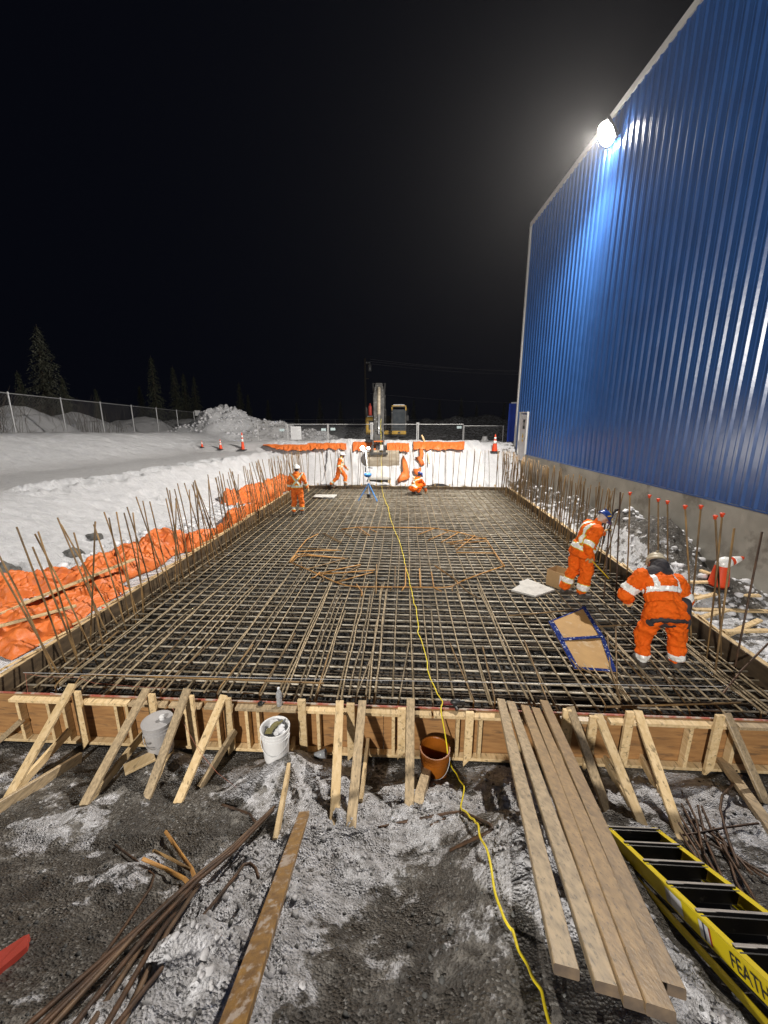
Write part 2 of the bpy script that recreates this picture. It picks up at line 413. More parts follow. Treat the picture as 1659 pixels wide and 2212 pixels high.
BUKG = mat('grey_plastic', (.42,.41,.41), (.36,.35,.35), 5, .4, c3=(.2,.2,.2), c3amt=.68, c3scale=8)
BUKO = mat('orange_plastic_shaded', (.30,.09,.008), (.24,.07,.006), 5, .4)  # darkened: the shade the bucket stands in is part of this colour
CONEO = mat('cone_orange', (.82,.075,.015), (.70,.06,.012), 6, .5)
TRIB = mat('tripod_blue', (.04,.20,.52), (.035,.17,.46), 6, .4)
CORD = mat('yellow_cord', (.85,.70,.02), (.78,.60,.02), 30, .5)
WOODP = mat('pole_wood', (.11,.085,.06), (.07,.055,.04), 6, .9)
SPR = mat('spruce_needles', (.10,.115,.07), (.07,.08,.05), 2, .9)
SPRG = mat('frosty_spruce_needles', (.20,.21,.16), (.12,.13,.09), 2, .9)
BARK = mat('bark', (.10,.08,.06), (.07,.055,.04), 8, .9)
SNOWC = mat('snow_clod', (.74,.75,.78), (.60,.60,.62), 9, .7, bump=.01, bscale=18, c3=(.16,.15,.14), c3amt=.66, c3scale=9)
CLODD = mat('dirty_snow_clod', (.50,.49,.50), (.34,.335,.335), 14, .6, bump=.008, bscale=26, c3=(.10,.095,.09), c3amt=.56, c3scale=16)
STONE = mat('stone', (.13,.13,.125), (.07,.07,.066), 14, .8, bump=.006, bscale=24, rnd=.2)
PAPER = mat('paper', (.72,.73,.74), (.66,.67,.69), 4, .7)
RED = mat('red_paint', (.42,.045,.03), (.34,.035,.02), 6, .6)
WIRE = mat('copper_wire', (.45,.16,.10), (.35,.12,.08), 20, .5)
CLEAR = mat('clear_plastic', (.75,.77,.80), (.62,.65,.68), 8, .12, spec=.8, trans=.6)
CBLUE = mat('container_blue', (.010,.045,.36), (.008,.035,.28), 2, .7, spec=.2)
ENDG = mat('end_grain_shaded', (.13,.09,.055), (.07,.05,.035), 20, .8)  # plank end faces: shade put into the colour along with the dirt
BLKP = mat('black_print', (.02,.02,.02), None)

# ================================================================= GROUND
def axis(segs):
    """segs: list of (start, end, step) joined into one coordinate list"""
    a = []
    for s, e, st in segs:
        n = max(1, int(round((e-s)/st))); a += list(np.linspace(s, e, n, endpoint=False))
    a.append(segs[-1][1]); return np.array(a)
gx = axis([(-90,-40,4), (-40,-26,.7), (-26,-12,.16), (-12,-4.7,.075), (-4.7,-2.8,.045), (-2.8,2.9,.03), (2.9,5.2,.05), (5.2,9,.08), (9,20,.6), (20,90,4)])
gy = axis([(-20,-2,1.5), (-2,.3,.15), (.3,4.4,.03), (4.4,12,.085), (12,24,.10), (24,36,.16), (36,60,.7), (60,160,5)])
GX, GY = np.meshgrid(gx, gy)
GZ = ground(GX, GY)
dX, dY = GX-O.x, GY-O.y
U = dX*EU.x+dY*EU.y; V = dX*EV.x+dY*EV.y
E_ = -U; D_ = -V-.1; Fq = V-L; G_ = U-W
et = np.interp(GY, [0, 10.7, 20, 26], [5.6, 5.3, 2.7, 2.2])
inside = (U > -.12) & (U < W+.12) & (V > -.12) & (V < L+.14)
snow = np.where((E_ > .12) & (D_ < 0), 1.0, 0.0)
leftfg = (E_ > .12) & (D_ >= 0)
snow = np.where(leftfg, np.clip(.62-D_*.35, .12, 1), snow)
fgm = snowmask(GX, GY, D_, U)
base_fg = .08+.30*fbm(GX*1.2, GY*1.2, 60, 4)+.14*(1-sst(1.3, 2.2, D_))-.10*sst(-1.5, -3.0, GX)*sst(.2, 0, D_)
snow = np.where((D_ > 0.1) & ~leftfg, np.clip(base_fg+fgm*.85, 0, 1), snow)
snow = np.where((G_ > .12) & (D_ < 0), .60, snow)
for (mx, my, mr, mh) in MOUNDS:
    q = np.hypot((GX-mx)*.9, GY-my)/mr
    snow = np.where((G_ > .3) & (q < 1.05) & (GX > 6.2), np.minimum(snow, .22+.25*q), snow)
snow = np.where((Fq > .14) & (G_ < 0.3) & (E_ < .5), .92, snow)
snow = np.where(Fq > 5.5, .62, snow)
snow = np.where((Fq > 7) & (GX > -4), .50, snow)
for (mx, my, mr, mh) in PILE:
    q = np.hypot(GX-mx, (GY-my)*1.1)/mr
    snow = np.where(q < 1.1, np.maximum(snow, .66), snow)
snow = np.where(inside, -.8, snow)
road = sst(et-1.2, et+.9, E_)*(1-sst(et+2.8, et+5.4, E_))*(D_ < 2)
road = np.where((D_ > .1), 2.0, road)
road = np.where((G_ > .12) & (D_ < 0), 0, road)
snow = np.where((E_ > et+4.5) & (D_ < 2), 1.0, snow)
# footprints and the drift they cross
FP = [(60,1057),(97,1052),(125,1049),(144,1044),(178,1040),(220,1034),(255,1029),(292,1023),(327,1017),(352,1012),(316,1031),(401,1004),(420,1001),(446,997),(470,994),(500,991),(528,988)]
for i, (x, y) in enumerate(FP):
    p = onz(x, y, 1.5)
    q = ((GX-p.x)/.26)**2+((GY-p.y)/.22)**2
    GZ = GZ-np.where(q < 1, .12*(1-q), 0)+np.where((q >= 1) & (q < 2.6), .07*(2.6-q)/1.6, 0)
    road = np.where(q < 2.4, 0, road)
FGM = fgm.tolist(); GXL = gx.tolist(); GYL = gy.tolist(); GZL = GZ.tolist()
def ground_mat():
    m = bpy.data.materials.new('snow_and_gravel'); m.use_nodes = True; nt = m.node_tree; N = nt.nodes; K = nt.links
    b = N['Principled BSDF']
    tc = N.new('ShaderNodeTexCoord')
    def noise(s, d=8, r=.6):
        n = N.new('ShaderNodeTexNoise'); n.inputs['Scale'].default_value = s; n.inputs['Detail'].default_value = d; n.inputs['Roughness'].default_value = r
        K.new(tc.outputs['Object'], n.inputs['Vector']); return n.outputs['Fac']
    def rng(v, a, c, lo=0, hi=1, smooth=True):
        r = N.new('ShaderNodeMapRange'); r.inputs['From Min'].default_value = a; r.inputs['From Max'].default_value = c
        r.inputs['To Min'].default_value = lo; r.inputs['To Max'].default_value = hi
        if smooth: r.interpolation_type = 'SMOOTHSTEP'
        K.new(v, r.inputs['Value']); return r.outputs[0]
    def mix(f, a, c):
        x = N.new('ShaderNodeMix'); x.data_type = 'RGBA'
        if isinstance(f, float): x.inputs[0].default_value = f
        else: K.new(f, x.inputs[0])
        for i, q in ((6, a), (7, c)):
            if isinstance(q, tuple): x.inputs[i].default_value = lin(q)
            else: K.new(q, x.inputs[i])
        return x.outputs[2]
    def math_(op, a, c):
        x = N.new('ShaderNodeMath'); x.operation = op
        for i, q in ((0, a), (1, c)):
            if isinstance(q, (int, float)): x.inputs[i].default_value = q
            else: K.new(q, x.inputs[i])
        return x.outputs[0]
    at = N.new('ShaderNodeAttribute'); at.attribute_name = 'snow'
    ar = N.new('ShaderNodeAttribute'); ar.attribute_name = 'road'
    v = N.new('ShaderNodeTexVoronoi'); v.inputs['Scale'].default_value = 62; K.new(tc.outputs['Object'], v.inputs['Vector'])
    v2 = N.new('ShaderNodeTexVoronoi'); v2.inputs['Scale'].default_value = 90; K.new(tc.outputs['Object'], v2.inputs['Vector'])
    sep = N.new('ShaderNodeSeparateColor'); K.new(v.outputs['Color'], sep.inputs[0])
    stone = mix(sep.outputs[0], (.048,.043,.037), (.155,.14,.12))
    stone = mix(rng(sep.outputs[1], .9, .94), stone, (.34,.33,.31))
    grav = mix(rng(noise(3.0), .35, .7), stone, (.057,.051,.045))
    icy = mix(rng(noise(6), .45, .66), grav, (.28,.262,.235))
    sn = mix(rng(noise(5, 10, .7), .35, .7), (.80,.81,.84), (.68,.69,.72))
    packed = mix(rng(noise(2.2, 8), .3, .7), (.62,.62,.64), (.71,.71,.73))
    packed = mix(rng(noise(26, 6), .35, .65), packed, (.62,.62,.63))
    sn = mix(rng(ar.outputs['Fac'], .1, .8), sn, packed)
    sn = mix(rng(ar.outputs['Fac'], 1.2, 1.9), sn, mix(rng(noise(11, 8, .7), .35, .62), (.78,.78,.81), (.40,.39,.39)))
    s = math_('ADD', at.outputs['Fac'], math_('MULTIPLY', math_('SUBTRACT', noise(4.5, 10, .68), .5), 1.5))
    f1 = rng(s, .26, .46); f2 = rng(s, .46, .58)
    col = mix(f2, mix(f1, grav, icy), sn)
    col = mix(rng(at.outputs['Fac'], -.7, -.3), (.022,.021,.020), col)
    K.new(col, b.inputs['Base Color'])
    K.new(rng(noise(9), .4, .65, .30, .85), b.inputs['Roughness'])
    hgt = math_('ADD', math_('MULTIPLY', noise(34, 6, .7), .8), math_('MULTIPLY', v.outputs['Distance'], .7))
    hgt = math_('ADD', hgt, math_('MULTIPLY', noise(9, 5), 1.3))
    mpn = N.new('ShaderNodeMapping'); mpn.inputs['Rotation'].default_value = (0, 0, R(28)); mpn.inputs['Scale'].default_value = (1.6, 7.5, 1)
    K.new(tc.outputs['Object'], mpn.inputs['Vector'])
    nw = N.new('ShaderNodeTexNoise'); nw.inputs['Scale'].default_value = 1.3; nw.inputs['Detail'].default_value = 5; nw.inputs['Distortion'].default_value = .6; K.new(mpn.outputs[0], nw.inputs['Vector'])
    hgt = math_('ADD', hgt, math_('MULTIPLY', math_('MULTIPLY', nw.outputs['Fac'], rng(at.outputs['Fac'], .93, .99)), 2.6))
    bp = N.new('ShaderNodeBump'); bp.inputs['Distance'].default_value = .035; K.new(hgt, bp.inputs['Height']); K.new(bp.outputs[0], b.inputs['Normal'])
    b.inputs['Specular IOR Level'].default_value = .45
    return m
GM = ground_mat()
g = gridmesh('ground', np.stack([GX, GY, GZ], -1), GM, attrs={'snow': snow, 'road': road})
tag(g, kind='structure')

def ico(r, rough, seed, sub=1):
    """irregular lump as vert / face lists"""
    import bmesh
    bm = bmesh.new(); bmesh.ops.create_icosphere(bm, subdivisions=sub, radius=r)
    rr = random.Random(seed)
    for v in bm.verts: v.co *= (1+rough*(rr.random()-.5)*2*(1 if sub == 1 else .35))*(1 if sub == 1 else .55+.95*float(fbm(v.co.x/r*1.6+seed, v.co.y/r*1.6+v.co.z/r*1.9, seed, 3)))
    V_ = [tuple(v.co) for v in bm.verts]; F_ = [tuple(v.index for v in f.verts) for f in bm.faces]; bm.free()
    return V_, F_
LUMPS = [ico(1, .35, k) for k in range(9)]
CLODS = [ico(1, .3, k+60, 2) for k in range(9)]
def scatter(name, n, pick, rmin, rmax, mt, label, cat, sink=.3, flat=.7):
    mb = MB(); rr = random.Random(hash(name) % 1000 if False else len(name)*13+n)
    for i in range(n):
        p = pick(rr)
        if p is None: continue
        x, y = p[:2]; z = gh(x, y) if len(p) < 3 else p[2]
        r = rmin*(rmax/rmin)**(rr.random()**2.2)
        V_, F_ = (CLODS if 'snow' in name else LUMPS)[rr.randrange(9)]; a = rr.random()*6.28; c, s = math.cos(a)*r, math.sin(a)*r; b = len(mb.v)
        for q in V_: mb.v.append((x+q[0]*c-q[1]*s, y+q[0]*s+q[1]*c, z+q[2]*r*flat+r*(flat-sink)*.5))
        for f in F_: mb.f.append(tuple(b+k for k in f)); mb.mi.append(0)
    o = mb.build(name, mt, smooth=True, fix=False)
    return tag(o, label, cat, kind='stuff')
def pk_fg(rr):
    for _ in range(20):
        x = rr.uniform(-3.2, 3.2); y = rr.uniform(.5, 3.7)
        u, v = touv(x, y)
        if FGM[bisect.bisect(GYL, y)-1][bisect.bisect(GXL, x)-1] > .35+.4*rr.random(): return (x, y)
def pk_toe(rr):
    v = rr.uniform(-.5, 15); e = rr.gauss(1.55, .35); p = M(-max(e, .25), v); return (p.x, p.y)
def pk_right(rr):
    v = rr.uniform(0, 15); e = rr.uniform(.25, 2.1); p = M(W+e, v)
    return (p.x, p.y) if p.x < wallx(p.y)-.1 else None
def pk_pit(rr):
    p = M(rr.uniform(.1, W-.1), rr.uniform(.05, 9)); return (p.x, p.y)
def pk_grav(rr):
    return (rr.uniform(-4.6, 4.2), rr.uniform(.5, 3.95))
def pk_pile(rr):
    mx, my, mr, mh = rr.choice(PILE); a = rr.random()*6.28; q = mr*rr.random()**.6
    return (mx+q*math.cos(a), my+q*math.sin(a)*.9)
scatter('snow_clods', 1500, pk_fg, .005, .024, CLODD, 'loose frozen snow clods on the gravel in front of the formwork', 'snow')
scatter('snow_clods', 1500, pk_toe, .015, .10, SNOWC, 'crumbled snow clods beyond the orange tarps at the foot of the left bank', 'snow')
scatter('snow_clods', 700, pk_right, .015, .09, SNOWC, 'broken snow lumps between the formwork and the concrete foundation', 'snow')
scatter('gravel', 2600, pk_grav, .005, .018, STONE, 'grey gravel stones on the slope in front of the formwork', 'gravel')
scatter('gravel', 4200, pk_pit, .01, .05, STONE, 'dark crushed stones under the rebar grid', 'gravel')
scatter('snow_chunks', 1100, pk_pile, .04, .15, SNOWC, 'ploughed snow chunks on the heap before the temporary fence', 'snow')

# ================================================================= REBAR MAT
def rebar_mat():
    t = thing('rebar_mat', M(W/2, L/2, 0), 'wide grid of tied rusty reinforcing bars filling the pit', 'rebar mat')
    rr = random.Random(3)
    r = .0125
    proto = MB().tube([(0,0,0),(0,L-.2,0)], r, 6).build('longitudinal_bar', REB)
    bpy.data.objects.remove(proto)
    u = .12; n = 0
    inv = local(t)
    lmesh = [bpy.data.meshes.new('longitudinal_bar') for _ in range(5)]
    for k, me in enumerate(lmesh):
        mb = MB(); pts = []; q = random.Random(k)
        for j in range(9): pts.append((q.gauss(0, .012), (L-.25)*j/8, q.gauss(0, .004)))
        mb.tube(pts, r, 6); me.from_pydata(mb.v, [], mb.f); me.materials.append(REB); me.polygons.foreach_set('use_smooth', [True]*len(me.polygons))
    def lbar(u, v0=0.1, z=0.0, ln=None, me=None, rot=0):
        o = bpy.data.objects.new('longitudinal_bar', me or rr.choice(lmesh)); COL.objects.link(o); o.parent = t
        o.location = inv @ M(u, v0, z); o.rotation_euler.z = -TH+rot
        if ln: o.scale.y = ln/(L-.25)
        return o
    while u < W-.08:
        lbar(u+rr.gauss(0, .012), .05+rr.random()*.25, 0, rot=rr.gauss(0, .0012)); u += .243; n += 1
    # lap bars laid beside the main ones in the near half
    for k in range(34):
        lbar(rr.uniform(.3, W-.2), .04+rr.random()*.3, .001+rr.random()*.004, rr.uniform(2.2, 4.4), rot=rr.gauss(0, .008))
    tm = [bpy.data.meshes.new('transverse_bar') for _ in range(4)]
    for k, me in enumerate(tm):
        mb = MB(); q = random.Random(50+k)
        mb.tube([((W-.2)*j/7, q.gauss(0, .006), q.gauss(0, .003)) for j in range(8)], r, 6)
        me.from_pydata(mb.v, [], mb.f); me.materials.append(REBT); me.polygons.foreach_set('use_smooth', [True]*len(me.polygons))
    v = .30
    while v < L-.1:
        o = bpy.data.objects.new('transverse_bar', rr.choice(tm)); COL.objects.link(o); o.parent = t
        o.location = inv @ M(.1+rr.random()*.06, v+rr.gauss(0, .01), -.026); o.rotation_euler.z = -TH+rr.gauss(0, .0008); v += .197
    # lower layer
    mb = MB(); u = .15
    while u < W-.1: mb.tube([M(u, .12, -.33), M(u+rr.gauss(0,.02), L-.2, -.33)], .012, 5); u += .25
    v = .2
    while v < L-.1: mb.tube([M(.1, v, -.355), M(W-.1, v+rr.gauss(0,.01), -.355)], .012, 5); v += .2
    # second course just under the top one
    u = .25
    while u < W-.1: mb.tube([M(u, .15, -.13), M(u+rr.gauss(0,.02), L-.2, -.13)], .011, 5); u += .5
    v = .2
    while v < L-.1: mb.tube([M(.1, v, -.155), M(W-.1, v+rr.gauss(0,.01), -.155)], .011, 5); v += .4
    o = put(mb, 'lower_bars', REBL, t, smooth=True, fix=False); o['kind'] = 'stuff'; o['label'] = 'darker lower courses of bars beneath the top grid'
    # chairs (bent supports) and hooked ends
    def hook(pts, z=.03, mt=RUSTY, up=True):
        P = [onz(557.4+.36*a, 1128+.36*b, z) for a, b in pts]
        m = MB(); m.tube(P, .0135, 6); return put(m, 'hooked_bar', mt, t, smooth=True, fix=False)
    ring = [(190,240),(300,285),(470,362),(530,380),(600,388),(870,390),(1120,392),(1165,385),(1212,362)]
    hook(ring); hook([(1210,358),(1350,305),(1480,262)]); hook([(1480,262),(1440,210),(1400,150),(1370,105),(1310,88)])
    hook([(1478,268),(1430,200),(1395,140)], .05); hook([(190,240),(215,205),(245,160),(290,105),(360,70)])
    hook([(500,42),(600,30),(870,32),(1060,36)]); hook([(1060,36),(1200,60),(1310,88)])
    for h in ([(200,232),(225,200),(270,190),(470,213)], [(205,238),(235,208),(300,200),(520,217)], [(195,226),(240,175),(480,168)], [(250,152),(500,172)],
              [(260,240),(250,285),(300,280),(540,215)], [(370,300),(340,330),(320,334)], [(365,308),(615,255)], [(375,302),(395,350),(380,358)], [(380,312),(700,288)],
              [(470,360),(690,300)], [(485,360),(540,300),(615,262)], [(712,255),(710,345),(708,430)], [(823,265),(820,378),(792,410)], [(886,262),(884,380),(862,412)],
              [(590,372),(625,420),(622,442)], [(968,280),(975,390)], [(1040,300),(1055,392),(1100,415)], [(1060,262),(1185,345),(1205,372)], [(1068,262),(1195,350)],
              [(1190,372),(1165,390),(1165,415)], [(1205,370),(1260,420),(1330,460)],
              [(1130,125),(1250,105),(1370,96)], [(1150,132),(1385,112)], [(1180,152),(1405,150)], [(1190,182),(1430,186)], [(1190,170),(1300,80)], [(1180,150),(1270,76)],
              [(1020,108),(1140,58)], [(1100,120),(1200,64)], [(960,75),(1060,36)], [(390,65),(500,120)], [(400,75),(495,126)], [(490,50),(580,102)], [(600,30),(672,82)], [(590,42),(655,80)], [(672,40),(712,60)]):
        hook(h, .028+rr.random()*.02, rr.choice([RUSTY, RUST, RUSTY]))
    # near-edge bars that turn down at the end
    for x, yt, yb in [(1363,1440,1512),(1465,1480,1510),(1337,1400,1507),(1205,1440,1500),(880,1440,1500),(700,1440,1495),(560,1430,1495),(380,1440,1490),(1475,1470,1510)]:
        pass
    m = MB(); m.tube([onz(160,1482,.0), onz(175,1460,.03), onz(200,1457,.035), onz(560,1470,.035), onz(700,1476,.03)], .012, 6); put(m, 'hooked_bar', RUST, t, smooth=True, fix=False)
    m = MB(); m.tube([onz(1310,1527,.05), onz(1600,1518,.05)], .012, 6); put(m, 'hooked_bar', RUST, t, smooth=True, fix=False)
    for k in range(16):
        uu = .5+k*.58+rr.uniform(-.1,.1); a = rr.uniform(-.15,.15); p0 = M(uu, 1.1+rr.random()*.6, .026); p1 = M(uu+a, .34, .026)
        m = MB(); m.tube([p0, p1, M(uu+a*1.1, .25, .01), M(uu+a*1.1+rr.uniform(-.03,.03), .22, -.09)], .011, 6); put(m, 'hooked_bar', rr.choice([REB, RUST, RUST]), t, smooth=True, fix=False)
    for P in ([onz(1245,1355,.03), onz(1365,1350,.03)], [onz(1100,1330,.03), onz(1240,1318,.03)], [onz(1312,1372,.05), onz(1318,1440,.05), onz(1340,1512,.05)],
              [onz(1300,1372,.03), onz(1420,1500,.03)], [onz(1250,1440,.03), onz(1362,1505,.03)], [onz(1330,1350,.03), onz(1333,1500,.03)]):
        m = MB(); m.tube(P, .012, 6); put(m, 'hooked_bar', RUST, t, smooth=True, fix=False)
    return t
rebar_mat()

# ================================================================= STARTER BARS
def dowel_mesh(h, k):
    q = random.Random(k); mb = MB()
    n = 7; b = q.gauss(0, .02)
    mb.tube([(b*math.sin(math.pi*j/(n-1)), 0, -.30+(h+.30)*j/(n-1)) for j in range(n)], .0115, 6)
    me = bpy.data.meshes.new('starter_bar'); me.from_pydata(mb.v, [], mb.f); me.materials.append(RUST); me.polygons.foreach_set('use_smooth', [True]*len(me.polygons))
    return me
DM = [dowel_mesh(1.92, k) for k in range(6)]
def starter(p, lx, ly, label, group, sc=1.0, mt=None):
    o = bpy.data.objects.new('starter_bar', random.choice(DM)); COL.objects.link(o); o.location = p
    o.rotation_euler = (-ly, lx, random.random()*6); o.rotation_mode = 'XYZ'
    q = Vector((0,0,1)).rotation_difference(Vector((math.tan(lx), math.tan(ly), 1)).normalized()); o.rotation_mode = 'QUATERNION'; o.rotation_quaternion = q
    o.scale = (1, 1, sc)
    return tag(o, label, 'rebar', group)
rr = random.Random(11)
v = .55
LL = 'rusty vertical starter bar standing along the left side formwork beside the orange tarps'
while v < L-.2:
    for s in ((0, 1) if rr.random() < .75 else (0,)):
        far = v/L
        starter(M(.22+.16*s+rr.uniform(-.03,.03), v+rr.uniform(-.05,.05), 0), rr.gauss(-.13, .10)*(1-.45*far), rr.gauss(.02, .05), LL, 'starter bars along the left side', rr.uniform(.90, 1.04))
    v += .265
v = 4.6
RL = 'rusty vertical starter bar standing along the right side formwork before the concrete foundation'
while v < L-.2:
    for s in ((0, 1, .5) if rr.random() < .5 else (0, 1)):
        starter(M(W-.22-.14*s, v+rr.uniform(-.05,.05), 0), rr.gauss(.02, .05), rr.gauss(0, .05), RL, 'starter bars along the right side', rr.uniform(.90, 1.03))
    v += .25
u = .4
FL = 'thin vertical starter bar standing along the far end formwork before the white blanket'
while u < W-.3:
    for s in ((0, 1) if rr.random() < .3 else (0,)):
        starter(M(u+.05*s, L-.25+rr.uniform(-.03,.03), 0), rr.gauss(0, .045)+(.12 if 1.2 < u < 1.8 else 0)*rr.choice([1,-1]), rr.gauss(0, .03), FL, 'starter bars along the far end', rr.uniform(.95, 1.03))
    u += .30
# bars with orange safety caps, each placed from its own top and foot
CAPB = [(1361,1066,1352,1296,'starter bar with an orange safety cap just right of the blue helmet, leftmost capped bar'),
        (1403,1072,1396,1300,'second capped starter bar from the left, rising behind the bending worker'),
        (1422,1080,1419,1310,'third capped starter bar from the left, above the hood of the bending worker'),
        (1442,1085,1440,1330,'fourth capped starter bar from the left, next to a dark stray bar on the concrete'),
        (1480,1095,1493,1376,'fifth capped starter bar from the left, right of the bending worker'),
        (1514,1095,1487,1372,'sixth capped starter bar from the left, leaning right above the bending worker'),
        (1545,1117,1558,1412,'capped starter bar before the bent traffic cone, lower cap of the close pair'),
        (1560,1112,1528,1412,'rightmost capped starter bar, upper cap of the close pair above the bent cone')]
for i, (xt, yt, xb, yb, lb) in enumerate(CAPB):
    b = onz(xb, yb, -.02); top = ony(xt, yt, b.y+.02)
    t = thing('capped_starter_bar', b, lb, 'rebar', 'starter bars with orange safety caps')
    m = MB(); mid = (b+top)/2+Vector((.01,0,0)); m.tube([b-Vector((0,0,.2)), b, mid, top], .0125, 6); put(m, 'bar', RUST, t, smooth=True, fix=False)
    m = MB(); m.lathe([(.017,-.03),(.02,-.028),(.021,.0),(.029,.004),(.031,.022),(.021,.028),(.001,.030)], (0,0,0), 12); m.v = [tuple(Vector(p)+top) for p in m.v]
    put(m, 'safety_cap', CONEO, t, smooth=True)
for xt, yt, xb, yb, mt, lb in [(1586,1141,1545,1450,RUST,'uncapped golden starter bar leaning right past the bent traffic cone'),
                           (1646,1149,1588,1440,RUSTD,'dark thick starter bar standing nearest the right edge'),
                           (1448,1120,1424,1160,RUSTD,'short dark bar end leaning against the concrete foundation'),
                           (1340,1063,1330,1300,RUSTD,'dark bar standing behind the worker in the blue helmet'),
                           (1316,1140,1305,1290,RUSTD,'dark thin bar in front of the chest of the worker in the blue helmet')]:
    if yb == 1160: b = onx(xb, yb+25, 7.2); top = onx(xt, yt, 7.38)
    else: b = onz(xb, yb, 0); top = ony(xt, yt, b.y+.02)
    m = MB(); m.tube([b-Vector((0,0,.15)), b, top], .013, 6); o = m.build('starter_bar', mt, smooth=True, origin=b); tag(o, lb, 'rebar')

# ================================================================= FORMWORK
def fw_wall(lbl, A, B, z0, z1, out, plates, studs, near=False, topm=None, inner=None):
    """A->B along the pit edge, out = outward unit vector"""
    t = thing('formwork_wall', (A+B)/2, lbl, 'formwork', 'formwork walls round the pit')
    d = (B-A).normalized(); ln = (B-A).length; up = Vector((0,0,1))
    def P(s, o, z): return A+d*s+out*o+up*z
    n = max(1, int(round(ln/2.44))); step = ln/n
    for k in range(n):
        m = MB(); m.beam(P(k*step+.003, .009, (z0+z1)/2), P((k+1)*step-.003, .009, (z0+z1)/2), .018, z1-z0)
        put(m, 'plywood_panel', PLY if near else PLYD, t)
    for (s0, s1, zz, w_) in plates:
        m = MB(); m.beam(P(s0, .022+w_/2, zz), P(s1, .022+w_/2, zz), w_, .038, bev=.003); put(m, 'top_plate', LUMW if near and random.random() < .3 else LUM, t)
    s = .0
    while s < ln-.3:
        e = min(ln, s+3.6); m = MB(); m.beam(P(s, .022+.045, z0+.02), P(e-.004, .022+.045, z0+.02), .089, .038, bev=.003); put(m, 'bottom_plate', LUM, t); s += 3.6
    for s in studs:
        m = MB(); m.beam(P(s, .022+.045, z0+.041), P(s, .022+.045, z1-.045), .038, .089, up=out, bev=.003); put(m, 'stud', LUM, t)
    return t, P
# front wall (nearest): faces the camera
A = M(-.5, -.06); B = M(W+.35, -.06); OUT = -EV
def sx(x, y=1520, z=.13):   # distance along the front wall for a reference x
    p = onz(x, y, z); return (p-A).dot(EU)
def onwall(x, y, o=.1):
    r_ = ray(x, y); t_ = ((A+OUT*o)-CAM).dot(OUT)/r_.dot(OUT); return CAM+r_*t_
segs = [(22,150),(181,283),(285,366),(372,440),(448,508),(515,645),(650,755),(780,930),(935,1010),(1018,1110),(1200,1290),(1300,1540),(1560,1660)]
plates = []
for a, b in segs:
    y = 1508+(a/1659)*30
    plates.append((sx(a, y), sx(b, y), .115, .089))
fw, PF = fw_wall('near end formwork wall of golden plywood and studs below the rebar mat edge', A, B, -.46, .14, OUT, plates,
             [sx(x, 1575, -.15) for x in (20,90,125,245,270,400,470,535,560,690,850,985,1032,1115,1215,1330,1454,1542,1640)]+[9.9], near=True)
m = MB(); m.beam(PF(.0, .009, .150), PF(10.7, .009, .150), .019, .012); put(m, 'painted_edge', PLYR, fw)
# side and far walls
A2 = M(-.06, L+.06); B2 = M(-.06, -.08)
t2, P2 = fw_wall('left side formwork wall running beside the orange tarps', A2, B2, -.46, .14, -EU, [(k*3.0, k*3.0+2.99, .115, .089) for k in range(5)]+[(15.0, 15.4, .115, .089)], [.3+k*.6 for k in range(25)])
A3 = M(W+.06, -.1); B3 = M(W+.06, L+.1)
t3, P3 = fw_wall('right side formwork wall running below the concrete foundation', A3, B3, -.46, .14, EU, [(k*3.0, k*3.0+2.99, .115, .089) for k in range(5)], [.3+k*.6 for k in range(25)])
A4 = M(W+.04, L+.06); B4 = M(-.04, L+.06)
t4, P4 = fw_wall('far end formwork wall at the foot of the white blanket', A4, B4, -.46, .10, EV, [(k*2.5, k*2.5+2.4, .075, .089) for k in range(4)], [.3+k*.6 for k in range(16)])
# loose splintered stakes lying on the left form
rr = random.Random(5)
for k in range(17):
    s = 14.9-k*.62-rr.random()*.15; l = rr.uniform(.45, .8); o0 = .05+rr.random()*.03
    a = P2(s-l*.5, o0-.02, .15+rr.random()*.012); b = P2(s+l*.5, o0+.07, .152+rr.random()*.03)
    m = MB(); m.beam(a, b, .035, .019, bev=.002); put(m, 'nailed_stake', LUM, t2)
for k in range(22):
    s = 2.2+k*.6; a = P3(s-.25, .05, .15); b = P3(s+.3, .09, .155+rr.random()*.02)
    m = MB(); m.beam(a, b, .035, .019, bev=.002); put(m, 'nailed_stake', LUM, t3)
for k in range(13):
    a = P4(.5+k*.72, .05, .12); m = MB(); m.beam(a, a+Vector((0,0,.10)), .05, .04); put(m, 'nailed_stake', LUM, t4)

def board(name, a, b, w, h, mt, label, cat, group=None, up=(0,0,1), bev=.004):
    m = MB(); m.beam(a, b, w, h, up, bev)
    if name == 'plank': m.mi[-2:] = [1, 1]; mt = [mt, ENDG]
    o = m.build(name, mt, origin=(Vector(a)+Vector(b))/2); return tag(o, label, cat, group)
BR = 'slanting timber braces of the near formwork'
braces = [  # top x,y, bottom x,y, material, label
 (157,1478,10,1738,LUM,'bright slanting brace at the far left end of the near formwork wall'),
 (317,1488,180,1742,LUMW,'long slanting brace just left of the grey plastic bucket, dirty at its foot'),
 (405,1488,318,1722,LUMW,'slanting brace passing in front of the grey plastic bucket'),
 (484,1502,385,1733,LUM,'mud spotted slanting brace between the grey bucket and the white bucket'),
 (734,1515,722,1783,LUM,'slanting brace over the printed plywood sheet, first right of the white bucket'),
 (783,1515,759,1776,LUMW,'brown edged slanting brace close beside the one over the printed plywood'),
 (887,1510,884,1752,LUMW,'dark cracked brace directly left of the orange bucket'),
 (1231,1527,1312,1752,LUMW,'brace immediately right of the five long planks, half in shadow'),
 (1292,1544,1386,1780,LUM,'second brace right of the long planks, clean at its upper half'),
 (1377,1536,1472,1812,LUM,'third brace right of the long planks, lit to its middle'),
 (1569,1541,1655,1735,LUMW,'brace at the right end with its head in shadow'),
]
